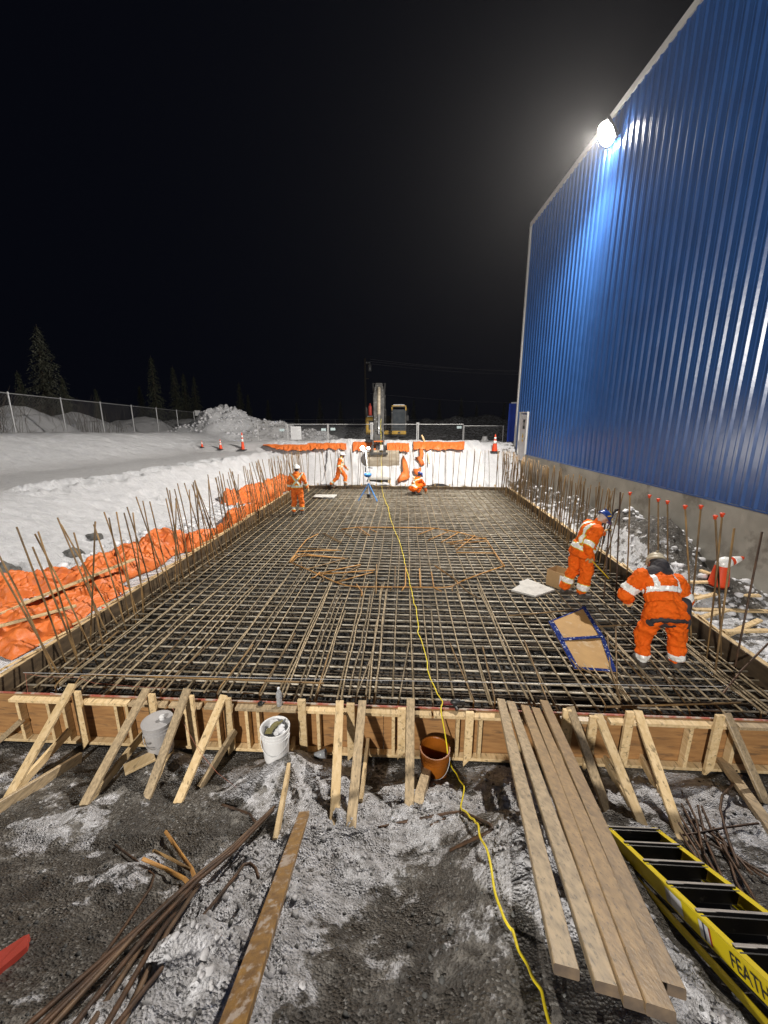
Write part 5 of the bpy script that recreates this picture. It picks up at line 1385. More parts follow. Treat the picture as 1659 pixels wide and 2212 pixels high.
# clear bottle and hose fitting on the plate
p = onz(604, 1524, .135); t = thing('bottle', p, 'clear crushed drink bottle standing on the near formwork plate', 'bottle')
m = MB(); m.lathe([(.028,0),(.033,.01),(.031,.03),(.034,.045),(.031,.06),(.034,.075),(.030,.09),(.036,.12),(.034,.16),(.018,.20),(.013,.21),(.013,.225)], p, 18); put(m, 'body', CLEAR, t, smooth=True)
m = MB(); m.lathe([(.015,.222),(.015,.238),(.001,.239)], p, 12); put(m, 'cap', PAPER, t)
p = onz(563, 1522, .135); t = thing('hose_fitting', p, 'small black round hose fitting on the near formwork plate', 'fitting')
m = MB(); m.lathe([(.030,0),(.033,.004),(.033,.022),(.022,.026),(.022,.034),(.012,.034),(.012,.012),(.001,.012)], p, 20); put(m, 'body', BLACK, t)
m = MB(); m.tube([p+Vector((.03,0,.02)), p+Vector((.05,.0,.035))], .008, 8); put(m, 'nozzle', BLACK, t)
# red and black tool on the form edge
p = onz(975, 1522, .165); t = thing('cordless_tool', p, 'red and black hand tool lying on the form edge near the yellow cord', 'tool')
m = MB(); m.beam(p+Vector((-.09,.02,.0)), p+Vector((.02,.01,.01)), .04, .04, bev=.012); put(m, 'body', mat('dark_red_plastic', (.16,.015,.02), (.12,.012,.015), 5, .5), t)
m = MB(); m.ell(p+Vector((.05,0,.035)), (.065,.035,.035)); put(m, 'motor', BLACK, t, smooth=True)
m = MB(); m.beam(p+Vector((.03,-.0,.02)), p+Vector((.05,-.09,-.0)), .035, .035, bev=.01); m.beam(p+Vector((.09,.0,.03)), p+Vector((.15,.01,.02)), .03, .05, bev=.01); put(m, 'handle', BLACK, t)
# crumpled clear cup on the ground
p = ong(690, 1640); t_ = MB(); t_.lathe([(.03,0),(.05,.13),(.052,.13),(.033,.0)], (0,0,0), 12); o = t_.build('plastic_cup', CLEAR, smooth=True); o.location = p+Vector((-.05,0,.05)); o.rotation_euler = (R(20), R(75), R(20)); tag(o, 'crumpled clear plastic cup lying right of the white bucket', 'cup')

# ================================================================= YELLOW CORD, STRING, WIRE
def cord_pts(raw, wig=.012, seed=1):
    out = []; rr = random.Random(seed); 
    for i in range(len(raw)-1):
        a, b = raw[i], raw[i+1]; n = max(2, int((b-a).length/.10))
        for k in range(n): out.append(a.lerp(b, k/n)+Vector((rr.gauss(0, wig), rr.gauss(0, wig), abs(rr.gauss(0, wig*.35)))))
    out.append(raw[-1]); return out
raw = [ony(823,905,22.3), ony(823,960,21.3), ony(824,1004,20.6), ony(824,1048,19.7)]
raw += [onz(x, y, .03) for x, y in [(829,1075),(838,1095),(843,1118),(852,1145),(864,1172),(870,1198),(879,1232),(887,1270),(897,1310),(904,1345),(903,1366),(913,1392),(922,1425),(925,1455),(931,1472),(945,1500)]]
raw += [onz(957,1516,.17), onz(954,1536,.19)]
low = [(960,1590,.16),(968,1640,.10),(982,1668,.05)]
raw += [ong(x, y)+Vector((0,0,0)) if False else onz(x, y, z) for x, y, z in [(957,1575,.02),(966,1625,-.10)]]
raw += [ong(x, y)+Vector((0,0,.02)) for x, y in [(972,1650),(984,1678),(1000,1702),(998,1740),(996,1760),(1014,1778),(1030,1805),(1046,1850),(1064,1905),(1070,1945),(1084,1985),(1100,2010),(1110,2040),(1130,2085),(1150,2130),(1170,2165),(1186,2225)]]
cp_ = cord_pts(raw, .009, 2)
for i, p_ in enumerate(cp_):
    if p_.y < 3.5: p_.z = max(p_.z, max(gh(p_.x+a_, p_.y+b_) for a_ in (-.03, 0, .03) for b_ in (-.05, 0, .05))+.012)
cu = bpy.data.curves.new('cord_curve', 'CURVE'); cu.dimensions = '3D'; cu.bevel_depth = .0075; cu.bevel_resolution = 2
spn = cu.splines.new('NURBS'); spn.points.add(len(cp_)-1)
for i, p_ in enumerate(cp_): spn.points[i].co = (p_.x, p_.y, p_.z, 1)
spn.order_u = 4; spn.use_endpoint_u = True; cu.materials.append(CORD)
o = bpy.data.objects.new('extension_cord', cu); COL.objects.link(o); bpy.context.view_layer.update()
me = bpy.data.meshes.new_from_object(o.evaluated_get(bpy.context.evaluated_depsgraph_get())); bpy.data.objects.remove(o)
o = bpy.data.objects.new('extension_cord', me); COL.objects.link(o); tag(o, 'bright yellow extension cord running from the machine arm over the mat to the camera', 'cord')
m = MB(); a = onz(50,1453,.19); b = onz(1560,1483,.20); m.tube([a, a.lerp(b,.5)+Vector((0,0,-.01)), b], .0022, 5); tag(m.build('string_line', PAPER, origin=a), 'taut white string line stretched across the near end of the mat', 'string')
m = MB(); pts = [onz(55,1455,.18), onz(60,1500,.16), ]; m.tube(pts, .0018, 5)
m.tube([onz(52,1455,.18), onz(100,1462,.06), onz(165,1463,.05), onz(205,1476,.05), onz(290,1483,.03), onz(358,1487,.02)], .0018, 5); tag(m.build('tie_wire', WIRE, origin=pts[0]), 'thin reddish tie wire trailing over the near left corner of the mat', 'wire')
m = MB(); m.tube([onz(372,1530,.12), onz(395,1560,.05), onz(432,1626,.0), onz(470,1670,0)]+[ong(x,y)+Vector((0,0,.01)) for x, y in [(510,1702),(560,1722),(600,1722)]], .0018, 5); tag(m.build('tie_wire', WIRE), 'reddish wire hanging over the braces left of the white bucket', 'wire')

# ================================================================= FOREGROUND BARS
def fbar(name, pts, r, mt, label, group=None, up=.02, cat='rebar', ridged=False, zs=None, straight=False):
    P = [ong(x, y)+Vector((0,0,up)) for x, y in pts]
    if straight:
        P0, P1 = P[0], P[-1]; dd = P1-P0; nn = dd.cross(Vector((dd.y, -dd.x, 0))).normalized()
        P = [CAM+ray(x, y)*((P0-CAM).dot(nn)/ray(x, y).dot(nn)) for x, y in pts]
    if zs:
        P = [onz(x, y, z) for (x, y), z in zip(pts, zs)]
    if ridged or True:
        Q = []; Rr = []; k = 0
        for i in range(len(P)-1):
            a, b = P[i], P[i+1]; n = max(2, int((b-a).length/(.007 if ridged else .03)))
            for j in range(n): Q.append(a.lerp(b, j/n)); Rr.append(r*(1.12 if (k % 2 and ridged) else 1.0)); k += 1
        Q.append(P[-1]); Rr.append(r); P = Q; r = Rr
    m = MB(); m.tube(P, r, 8); return tag(m.build(name, mt, smooth=True, origin=P[0], fix=False), label, cat, group)
def zl(pts, z0, z1): return [z0+(z1-z0)*i/(len(pts)-1) for i in range(len(pts))]
bund = [((594,1742),(500,1830),(418,1898),(300,2010),(100,2230)),((590,1750),(505,1838),(424,1905),(315,2020),(140,2240)),((586,1748),(498,1838),(412,1905),(290,2020),(70,2240)),
        ((420,1900),(330,2005),(180,2240)),((425,1908),(345,2015),(215,2240)),((408,1908),(270,2030),(20,2250)),((430,1912),(360,2015),(250,2240)),((402,1912),(262,2045),(45,2255))]
zb = ong(594,1742).z; 
for i, q in enumerate(bund):
    fbar('rebar_rod', list(q), .0125, RUSTD if i % 3 else mat('rebar_brown', (.19,.12,.07), (.09,.06,.04), 8, .55, metal=.3), 'dark rusty rod of the bundle lying at the lower left', 'bundle of rods at the lower left', up=.05+.012*(i % 3), straight=True)
fbar('rebar_rod', [(360,1810),(392,1858),(416,1892),(424,1915)], .0125, RUSTY, 'golden ridged bar end sticking up left of the rod bundle, uppermost', up=.07, ridged=True)
fbar('rebar_rod', [(310,1868),(360,1890),(400,1912),(412,1925)], .0125, RUSTY, 'golden ridged bar end pointing left, lowest of the three', up=.06, ridged=True)
fbar('rebar_rod', [(333,1850),(375,1870),(418,1895)], .010, RUST, 'duller ridged bar end between the two golden ones', up=.06, ridged=True)
fbar('rebar_rod', [(250,1832),(290,1862),(334,1898),(326,1925),(270,2010),(210,2095)], .009, RUSTD, 'thin bent rod lying left of the golden bar ends', up=.03)
fbar('rebar_rod', [(558,1896),(552,1876),(540,1865),(526,1868),(512,1888),(450,1965),(382,2052),(310,2140),(235,2235)], .011, RUSTD, 'dark rod with a hooked end right of the rod bundle', up=.08, straight=True)
fbar('rebar_rod', [(480,1742),(512,1752),(540,1762),(548,1775),(556,1782)], .011, RUSTD, 'short bent black rod above the bundle tip', up=.02)
fbar('rebar_rod', [(817,1792),(870,1780),(930,1768),(975,1759),(1000,1757),(1030,1772),(1060,1787),(1064,1795),(1050,1805),(1005,1825),(972,1842)], .0115, RUSTD, 'bent dark stirrup bar lying under the yellow cord', up=.02)
fbar('rebar_rod', [(930,1786),(965,1770),(1000,1760),(1040,1785)], .009, RUSTD, 'second thinner bar under the bent stirrup', up=.015)
rr = random.Random(21)
for k in range(12):
    x0, y0 = rr.uniform(1450, 1560), rr.uniform(1740, 1850); a = rr.uniform(.3, 1.3); l = rr.uniform(120, 260)
    fbar('rebar_rod', [(x0, y0), (x0+l*.5*math.cos(a)+rr.uniform(-12,12), y0+l*.5*math.sin(a)), (x0+l*math.cos(a), y0+l*math.sin(a))], .010, RUSTD, 'dark rod of the tangled scrap pile at the lower right', 'tangled scrap rods at the lower right', up=.03+.05*rr.random())
fbar('rebar_rod', [(1597,1695),(1555,1740),(1550,1770),(1568,1840),(1590,1900)], .011, RUSTD, 'dark bent rod rising above the tangled scrap pile', up=.12)
fbar('rebar_rod', [(1480,1745),(1500,1790),(1512,1850)], .010, RUSTD, 'dark rod standing left in the tangled scrap pile', up=.10)
fbar('rebar_rod', [(1470,1816),(1500,1812),(1560,1800),(1635,1790)], .009, RUSTD, 'level dark rod across the tangled scrap pile', up=.06)
fbar('rebar_rod', [(1560,1500),(1600,1450),(1659,1390)], .013, RUSTD, 'dark thick rod leaning over the right formwork corner', zs=[-.02,.12,.42])

# ================================================================= STEP LADDER
def ladder():
    A_ = Vector((1.97, 2.86, -.03)); D1 = Vector((1.76, 1.22, 1.02)); C_ = Vector((2.47, 2.86, -.03))
    A_ = onz(1305, 1782, -.02); Bq = onz(1659, 2122, .97); C_ = onz(1416, 1783, -.02)
    d = (Bq-A_).normalized(); ac = C_-A_
    ac = ac-d*ac.dot(d)
    nrm = d.cross(ac).normalized()
    if nrm.z < 0: nrm = -nrm
    acn = ac.normalized(); wdt = ac.length
    t = thing('step_ladder', A_, 'yellow fibreglass step ladder lying on the dark slope at lower right', 'ladder')
    LN = 2.6
    def rail(o, sgn):
        m = MB(); h = .10; a = A_+acn*o-nrm*h/2; b = a+d*LN
        m.beam(a, b, .006, h, up=nrm)
        for s in (1, -1): m.beam(a+nrm*(h/2-.003)*s+acn*sgn*.018, b+nrm*(h/2-.003)*s+acn*sgn*.018, .036, .006, up=nrm)
        return put(m, 'side_rail', LADY, t)
    r1 = rail(0, 1); r2 = rail(wdt*.96, -1)
    s = .07
    while s < LN-.1:
        m = MB(); a = A_+d*s+acn*.012-nrm*.045; b = A_+d*s+acn*(wdt*.96-.012)-nrm*.045
        m.beam(a, b, .115, .006, up=(nrm*.55-d*.8)); m.beam(a+nrm*.042-d*.01, b+nrm*.042-d*.01, .022, .022, up=nrm); put(m, 'tread', mat('tread', (.05,.048,.045), (.075,.07,.065), 6, .5, metal=.4, c3=(.3,.27,.23), c3amt=.66, c3scale=9), t); 
        m = MB(); m.beam(a+nrm*.0545-d*.012, b+nrm*.0545-d*.012, .026, .003, up=nrm); put(m, 'tread_edge', mat('tread_edge', (.42,.39,.36), (.3,.28,.26), 7, .6), t)
        m = MB(); a2 = A_+d*(s+.13)-acn*.01-nrm*.16; m.beam(a2, a2+acn*(wdt*.96+.02), .05, .05, up=nrm); put(m, 'rear_shade_brace', BLACK, t)  # black rear bars, also filling in the shade between the treads
        s += .302
    m = MB(); m.beam(A_-d*.02-nrm*.05+acn*.01, A_-d*.02-nrm*.05+acn*(wdt*.96-.01), .20, .02, up=nrm); put(m, 'top_cap', BLACK, t)
    # rear frame rail folded under the front one
    m = MB(); m.beam(A_+acn*-.012-nrm*.145+d*.35, A_+acn*-.03-nrm*.17+d*LN, .028, .052, up=nrm, bev=.012); put(m, 'rear_rail', LADY, t)
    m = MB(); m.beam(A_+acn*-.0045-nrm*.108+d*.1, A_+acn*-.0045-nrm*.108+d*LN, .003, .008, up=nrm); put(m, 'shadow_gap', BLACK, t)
    # labels and lettering on the outward face of the near rail
    out = -acn
    def plate(s0, s1, h0, h1, mt, nm):
        m = MB(); P = [A_+out*.0055+d*s-nrm*h for s, h in ((s0,h0),(s1,h0),(s1,h1),(s0,h1))]; m.v = [tuple(p) for p in P]; m.face((0,1,2,3)); return put(m, nm, mt, t)
    def sdist(x, y):
        r_ = ray(x, y); n_ = out; tt = (A_-CAM).dot(n_)/r_.dot(n_); return (CAM+r_*tt-A_).dot(d)
    s1, s2, s3, s4 = sdist(1443,1945), sdist(1480,1985), sdist(1517,2020), sdist(1545,2055); s5 = sdist(1588,2105)
    print('ladder s', [round(sdist(1061.8+.36*a, 1725.4+.36*b), 3) for a, b in ((650,90),(690,150),(800,290),(950,430),(1140,625),(1310,790),(1400,880))], s1, s5, wdt)
    plate(s1, s1+(s2-s1)*.3, .012, .088, BUKG, 'label_sticker'); plate(s1+(s2-s1)*.3, s2, .012, .088, PAPER, 'label_sticker')
    for k, mt in enumerate([PAPER, PAPER, mat('sticker_navy', (.03,.035,.09), None), PAPER, PAPER, RED]): plate(s3+(s4-s3)*k/6, s3+(s4-s3)*(k+1)/6, .012, .088, mt, 'label_sticker')
    xa = d; ya = nrm; za = out
    if xa.cross(ya).dot(za) < 0: pass
    Rm = Matrix((xa, ya, xa.cross(ya))).transposed().to_4x4()
    # letters read along the rail with their feet to the lower edge
    text_on('FEATHERLITE', .088, BLKP, t, out*.0065+d*s5-nrm*.082, Rm, .0005)
ladder()

m = MB(); m.box((-60, -18, -2.5), (45, 82, 14.6)); hz = m.build('glow_haze', [])  # added volume: its glow stands in for lens glare round the lamp
hm = bpy.data.materials.new('glow_haze'); hm.use_nodes = True; nt = hm.node_tree; nt.nodes.clear()
ou = nt.nodes.new('ShaderNodeOutputMaterial'); pv = nt.nodes.new('ShaderNodeVolumePrincipled'); pv.inputs['Density'].default_value = .00032; pv.inputs['Color'].default_value = (.9, .9, .92, 1); pv.inputs['Anisotropy'].default_value = .72
nt.links.new(pv.outputs[0], ou.inputs['Volume']); hz.data.materials.append(hm); tag(hz, 'thin air volume added for the glow round the floodlight', 'glow_haze', kind='stuff')

# ================================================================= PEOPLE
def bake(o, dg=None):
    bpy.context.view_layer.update()
    me = bpy.data.meshes.new_from_object(o.evaluated_get(bpy.context.evaluated_depsgraph_get()))
    old = o.data; o.modifiers.clear(); o.data = me
    me.polygons.foreach_set('use_smooth', [True]*len(me.polygons)); bpy.data.meshes.remove(old)
    return o
def blob(mb, name, mt, parent, vox=.014, smooth=4, wr=0.0, wsc=.09, seed=0):
    o = mb.build(name, mt, parent, fix=False)
    m = o.modifiers.new('r', 'REMESH'); m.mode = 'VOXEL'; m.voxel_size = vox
    if smooth: s = o.modifiers.new('s', 'SMOOTH'); s.iterations = smooth; s.factor = .6
    if wr:
        tx = bpy.data.textures.new('wr', 'CLOUDS'); tx.noise_scale = wsc; tx.noise_depth = 3
        dm = o.modifiers.new('d', 'DISPLACE'); dm.texture = tx; dm.strength = wr; dm.mid_level = .5
        tx2 = bpy.data.textures.new('wr2', 'MARBLE'); tx2.noise_scale = wsc*1.3; tx2.turbulence = 9
        dm = o.modifiers.new('d2', 'DISPLACE'); dm.texture = tx2; dm.strength = wr*.6; dm.mid_level = .5
    return bake(o)
def shell(src, name, mt, parent, test, off=.005):
    """cut the faces of src where test(xyz) holds and lift them by off: sewn-on tape"""
    me = src.data; n = len(me.vertices); co = np.empty(n*3); me.vertices.foreach_get('co', co); co = co.reshape(-1, 3)
    no = np.empty(n*3); me.vertices.foreach_get('normal', no); no = no.reshape(-1, 3)
    nf = len(me.polygons); c = np.empty(nf*3); me.polygons.foreach_get('center', c); c = c.reshape(-1, 3)
    keep = np.where(test(c))[0]
    if len(keep) == 0: return None
    idx = {}; V_ = []; F_ = []
    for k in keep:
        f = []
        for v in me.polygons[k].vertices:
            if v not in idx: idx[v] = len(V_); V_.append(tuple(co[v]+no[v]*off))
            f.append(idx[v])
        F_.append(f)
    me2 = bpy.data.meshes.new(name); me2.from_pydata(V_, [], F_); me2.materials.append(mt)
    me2.polygons.foreach_set('use_smooth', [True]*len(me2.polygons))
    o = bpy.data.objects.new(name, me2); COL.objects.link(o); o.parent = parent
    return o
def seg_t(c, p, q):
    p = np.array(p); q = np.array(q); d = q-p; L2 = d.dot(d); t = ((c-p)@d)/L2; tt = np.clip(t, -.2, 1.2)
    r = np.linalg.norm(c-(p+tt[:, None]*d), axis=1); return t, r
def band(p, q, t0, t1, rmax):
    return lambda c: (lambda tr: (tr[0] > t0) & (tr[0] < t1) & (tr[1] < rmax))(seg_t(c, p, q))
def anyof(*fs):
    def f(c):
        r = fs[0](c)
        for g_ in fs[1:]: r = r | g_(c)
        return r
    return f
def hand(mb, wr, d, palm, side, sc=1.0, curl=.5):
    """palm plus five separate fingers; d = pointing direction, palm = palm normal, side = +1/-1 thumb side"""
    d = Vector(d).normalized(); palm = Vector(palm); palm = (palm-d*palm.dot(d)).normalized(); ac = d.cross(palm)*side
    wr = Vector(wr); c = wr+d*.05*sc
    mb.cone(wr, wr+d*.03, .028*sc, .032*sc, 10)
    for k in (-1.2, -.4, .4, 1.2): mb.cone(wr+d*.02*sc+ac*k*.012*sc, wr+d*.085*sc+ac*k*.019*sc, .017*sc, .0145*sc, 8)
    for k, ln in zip((-1.5, -.5, .5, 1.5), (.062, .076, .080, .070)):
        p = wr+d*.09*sc+ac*k*.021*sc; dd = d; r = .0105*sc
        for j, f in enumerate((.45, .32, .23)):
            ang = curl*(.55+.35*j); dd = (dd*math.cos(ang)+palm*math.sin(ang)).normalized()
            q = p+dd*ln*f*sc; mb.cone(p, q, r, r*.92, 8); p = q; r *= .92
    p = wr+d*.03*sc+ac*.030*sc; dd = (d*.6+ac*.75+palm*.3).normalized()
    for ln in (.036, .030):
        q = p+dd*ln*sc; mb.cone(p, q, .0135*sc, .0115*sc, 8); p = q; dd = (dd+d*.5+palm*.35).normalized()
def basis(z, x):
    z = Vector(z).normalized(); x = Vector(x); x = (x-z*x.dot(z)).normalized(); y = z.cross(x)
    return Matrix((x, y, z)).transposed()
def worker(label, loc, heading, J, hat=HATW, suit=HIV2, style='coverall', boots=BOOT, hatsc=1.0, name='person', tools=None, seed=1, hat_tilt=None):
    t = thing('person', loc, label, 'person', 'construction workers', rz=heading)
    V_ = {k: Vector(v) for k, v in J.items() if isinstance(v, tuple)}
    sh = (V_['shR']-V_['shL']); shn = sh.normalized(); hp = (V_['hipR']-V_['hipL'])
    pel = (V_['hipR']+V_['hipL'])/2; chest = (V_['shR']+V_['shL'])/2; spine = (chest-pel).normalized()
    sl = (chest-pel).length; B = basis(spine, sh)
    hd = V_['head']; hdir = Vector(J.get('hup', (0, 0, 1))).normalized(); face = Vector(J.get('face', (0, 1, 0))); face = (face-hdir*face.dot(hdir)).normalized(); ear = face.cross(hdir)
    HB = Matrix((ear, face, hdir)).transposed()
    neck = V_.get('neck', chest+spine*.08)
    # --- body: one continuous surface
    m = MB()
    m.ell(pel+spine*sl*.25, (.15,.11,.17), B); m.ell(pel+spine*sl*.75, (.17,.115,.20), B); m.cone(chest, neck, .07, .055); m.cone(neck, hd-hdir*.03, .055, .058)
    for s in 'LR':
        m.cone(V_['sh'+s], V_['el'+s], .055, .043); m.cone(V_['el'+s], V_['wr'+s], .042, .028)
        m.cone(V_['hip'+s], V_['kn'+s], .085, .058); m.cone(V_['kn'+s], V_['an'+s], .055, .04)
        an = V_['an'+s]; toe = V_.get('toe'+s, an+Vector((0, .15, -.04))); m.cone(an+Vector((0,-.01,-.03)), toe, .04, .03)
        d = (V_['wr'+s]-V_['el'+s]).normalized(); hdv = Vector(J.get('hd'+s, tuple(d))); pv = Vector(J.get('palm'+s, (1 if s == 'L' else -1, 0, 0)))
        hand(m, V_['wr'+s], hdv, pv, 1 if s == 'L' else -1, .92, J.get('curl', .5))
    def H(x, y, z): return hd+HB @ Vector((x, y, z))
    m.ell(hd, (.075,.092,.105), HB); m.ell(H(0,.02,-.07), (.058,.066,.055), HB); m.cone(H(0,.085,.0), H(0,.108,-.022), .010, .014, 8)
    m.ell(H(0,.082,-.062), (.026,.012,.008), HB, 10, 6); m.ell(H(0,.075,-.1), (.026,.022,.02), HB, 10, 6); m.ell(H(0,.085,.024), (.052,.012,.010), HB, 10, 6)
    for s in (-1, 1): m.ell(H(s*.078,-.005,-.01), (.012,.022,.032), HB, 10, 6); m.ell(H(s*.042,.066,-.03), (.022,.022,.018), HB, 10, 6)
    body = blob(m, 'body', SKIN, t, .010, 2)
    for s in (-1, 1):
        m = MB(); m.ell(H(s*.031,.082,.006), (.012,.010,.010), HB, 10, 8); m.build('eye', PAPER, t, smooth=True)
    m = MB(); m.ell(H(0,.04,-.085), (.060,.055,.045), HB); m.ell(H(0,.088,-.045), (.026,.010,.008), HB, 10, 6)
    if J.get('beard'): blob(m, 'beard', DKC, t, .01, 1)
    m = MB(); m.ell(H(0,-.018,.012), (.082,.090,.098), HB); m.ell(H(0,-.04,-.05), (.066,.06,.06), HB); hair = m.build('hair', J.get('hairmat', DKC), t, smooth=True)
    # --- clothes
    def legs(m, baggy=1.0):
        m.ell(pel-Vector((0,0,.0)), (.185*baggy,.135*baggy,.15), B)
        for s in 'LR':
            hpp, kn, an = V_['hip'+s], V_['kn'+s], V_['an'+s]
            m.cone(hpp, kn, .112*baggy, .088*baggy); m.cone(kn, an+Vector((0,0,.09)), .088*baggy, .080*baggy)
    def top(m, g_=1.0, hem=.0):
        m.ell(pel+spine*sl*.15, (.18*g_,.145*g_,.17), B); m.ell(pel+spine*sl*.45, (.180*g_,.145*g_,.20), B); m.ell(pel+spine*sl*.78, (.200*g_,.148*g_,.19), B)
        m.ell(pel+spine*sl*.95, (.185*g_,.115*g_,.09), B)
        if hem: m.lathe([(.165*g_,-hem),(.19*g_,-hem+.02),(.18*g_,.12),(.05,.2)], pel, 24, B @ Matrix.Diagonal((1.05,.85,1)))
        for s in 'LR':
            m.cone(V_['sh'+s], V_['el'+s], .085*g_, .072*g_); e_ = V_['wr'+s]-(V_['wr'+s]-V_['el'+s]).normalized()*.02
            m.cone(V_['el'+s], e_, .070*g_, .056*g_)
        m.cone(chest, neck+(neck-chest)*.15, .085, .072)
    trs = []
    if style == 'coverall':
        m = MB(); legs(m); top(m); c = blob(m, 'coverall', suit, t, .014, 3, .045, .10); jk = tr_ = c
    else:
        m = MB(); legs(m, 1.22); tr_ = blob(m, 'trousers', suit, t, .012, 3, .042, .085)
        if J.get('darkhem'):
            m = MB(); m.lathe([(.19,-.155),(.215,-.15),(.20,.05),(.05,.15)], pel+spine*.02, 24, B @ Matrix.Diagonal((1.12,.80,1))); m.cone(V_['shR']-spine*.30+Vector((.03,0,0)), pel+Vector((.27,.02,-.15)), .09, .07); m.cone(pel+Vector((.27,.02,-.15)), pel+Vector((-.2,-.05,-.12)), .06, .06); blob(m, 'jacket_lining', DKC, t, .014, 3, .02)
        m = MB(); top(m, 1.30, .12 if not J.get('darkhem') else .09); 
        if J.get('collar'): m.cone(chest+spine*.02, neck+(hd-neck)*.25, .12, .10)
        jk = blob(m, 'jacket', HIV, t, .012, 3, .042, .085)
    # --- reflective tape
    tests = []; wide = []
    ta = J.get('tape', {})
    for key, (p, q, a, b, rm) in ta.get('bands', {}).items():
        ln = (V_[q]-V_[p]).length if q in V_ else .5
        P_, Q_ = np.array(V_[p]), np.array(V_[q])
        tests.append((tr_ if key.startswith('leg') else jk, band(P_, Q_, a, b, rm))); e = .012/ln; wide.append((tr_ if key.startswith('leg') else jk, band(P_, Q_, a-e, b+e, rm)))
    Bi = np.array(B.inverted()); pn = np.array(pel)
    def torso_local(c): return (c-pn)@Bi.T
    armseg = [(np.array(V_['sh'+s]), np.array(V_['el'+s])) for s in 'LR']+[(np.array(V_['el'+s]), np.array(V_['wr'+s])) for s in 'LR']
    def notarm(c):
        l = torso_local(c); ok = (np.abs(l[:, 0]) < .235)
        for p, q in armseg[:2]+armseg[2:]:
            tt, r = seg_t(c, p, q); ok &= ~((r < .098) & (tt > .14))
        return ok
    for f in ta.get('torso', []):
        tests.append((jk, lambda c, f=f: notarm(c) & f(torso_local(c), 0))); wide.append((jk, lambda c, f=f: notarm(c) & f(torso_local(c), .013)))
    for src in {id(a): a for a, _ in tests}.values():
        fs = [f for a, f in tests if a is src]; fw2 = [f for a, f in wide if a is src]
        if ta.get('lime', True): shell(src, 'tape_edge', TAPEY, t, anyof(*fw2), .004)
        shell(src, 'reflective_tape', ta.get('mat', TAPE), t, anyof(*fs), .0075)
    # --- gloves
    for s in 'LR':
        d = (V_['wr'+s]-V_['el'+s]).normalized(); hdv = Vector(J.get('hd'+s, tuple(d))); pv = Vector(J.get('palm'+s, (1 if s == 'L' else -1, 0, 0)))
        m = MB(); hand(m, V_['wr'+s], hdv, pv, 1 if s == 'L' else -1, 1.15, J.get('curl', .5)); m.cone(V_['wr'+s]-d*.07, V_['wr'+s]+d*.01, .058, .042)
        blob(m, 'glove', GLV, t, .008, 1)
    # --- boots
    for s in 'LR':
        an = V_['an'+s]; toe = V_.get('toe'+s, an+Vector((0, .16, -.04))); f = (toe-an); f.z = 0; f.normalize()
        m = MB(); m.cone(an+Vector((0,0,.10)), an+Vector((0,0,-.01)), .062, .058); m.cone(an+Vector((0,0,-.035))-f*.03, toe+Vector((0,0,.0)), .052, .048); m.cone(an+Vector((0,0,-.055))-f*.04, toe+Vector((0,0,-.015))+f*.01, .036, .036)
        bo = blob(m, 'boot', boots, t, .011, 2)
        zmin = min(v.co.z for v in bo.data.vertices)
        for v in bo.data.vertices: v.co.z = max(v.co.z, an.z-.088)
    # --- hard hat
    m = MB(); pr = [(.126,-.002),(.132,.004),(.128,.014)]+[(.125*math.cos(a), .014+.112*math.sin(a)) for a in [math.pi/2*k/9 for k in range(0, 9)]]+[(.001,.127)]
    hb = HB if hat_tilt is None else HB @ Matrix.Rotation(hat_tilt, 3, 'X')
    m.lathe(pr, H(0,-.004,.03), 28, hb @ Matrix.Diagonal((.93, 1.12, 1))); sh_ = m.build('helmet', hat, t, smooth=True, fix=True)
    m = MB(); n = 18; P0 = []; 
    for k in range(n+1):
        a = math.pi*k/n; P0.append((math.cos(a)*.118, math.sin(a)*.145, 0, math.cos(a)*.122, math.sin(a)*.205))
    for z in (.030, .036):
        for x0, y0, _, x1, y1 in P0: m.v.append(tuple(H(0,-.004,0)+hb @ Vector((x0, y0, z)))); m.v.append(tuple(H(0,-.004,0)+hb @ Vector((x1, y1, z-.012))))
    q = 2*(n+1)
    for k in range(n):
        m.face((2*k, 2*k+1, 2*k+3, 2*k+2)); m.face((q+2*k+2, q+2*k+3, q+2*k+1, q+2*k)); m.face((2*k+1, q+2*k+1, q+2*k+3, 2*k+3))
    m.build('helmet_brim', hat, t, smooth=False)
    m = MB()
    for a in range(-2, 3): pass
    m.beam(H(0,-.12,.14), H(0,.10,.155), .025, .012, up=hdir, bev=.004); m.build('helmet_ridge', hat, t)
    return t, V_, HB, H, hb
def stickers(t, H, hb, mt, spots):
    for (x, y, z, a, b, rot) in spots:
        c = H(0,-.004,.044)+hb @ (Vector((x*.93, y*1.12, z)).normalized()*0+Vector((x*.120, y*.143, z*.114)))
        nrm = (hb @ Vector((x, y, z))).normalized(); u = nrm.cross(hb @ Vector((0,0,1))).normalized(); w = nrm.cross(u)
        u, w = u*math.cos(rot)+w*math.sin(rot), w*math.cos(rot)-u*math.sin(rot)
        m = MB(); m.beam(c-u*a/2, c+u*a/2, b, .006, up=nrm); m.build('helmet_sticker', mt, t)
def nearx(lo, hi): return lambda v, e: (v > lo-e) & (v < hi+e)
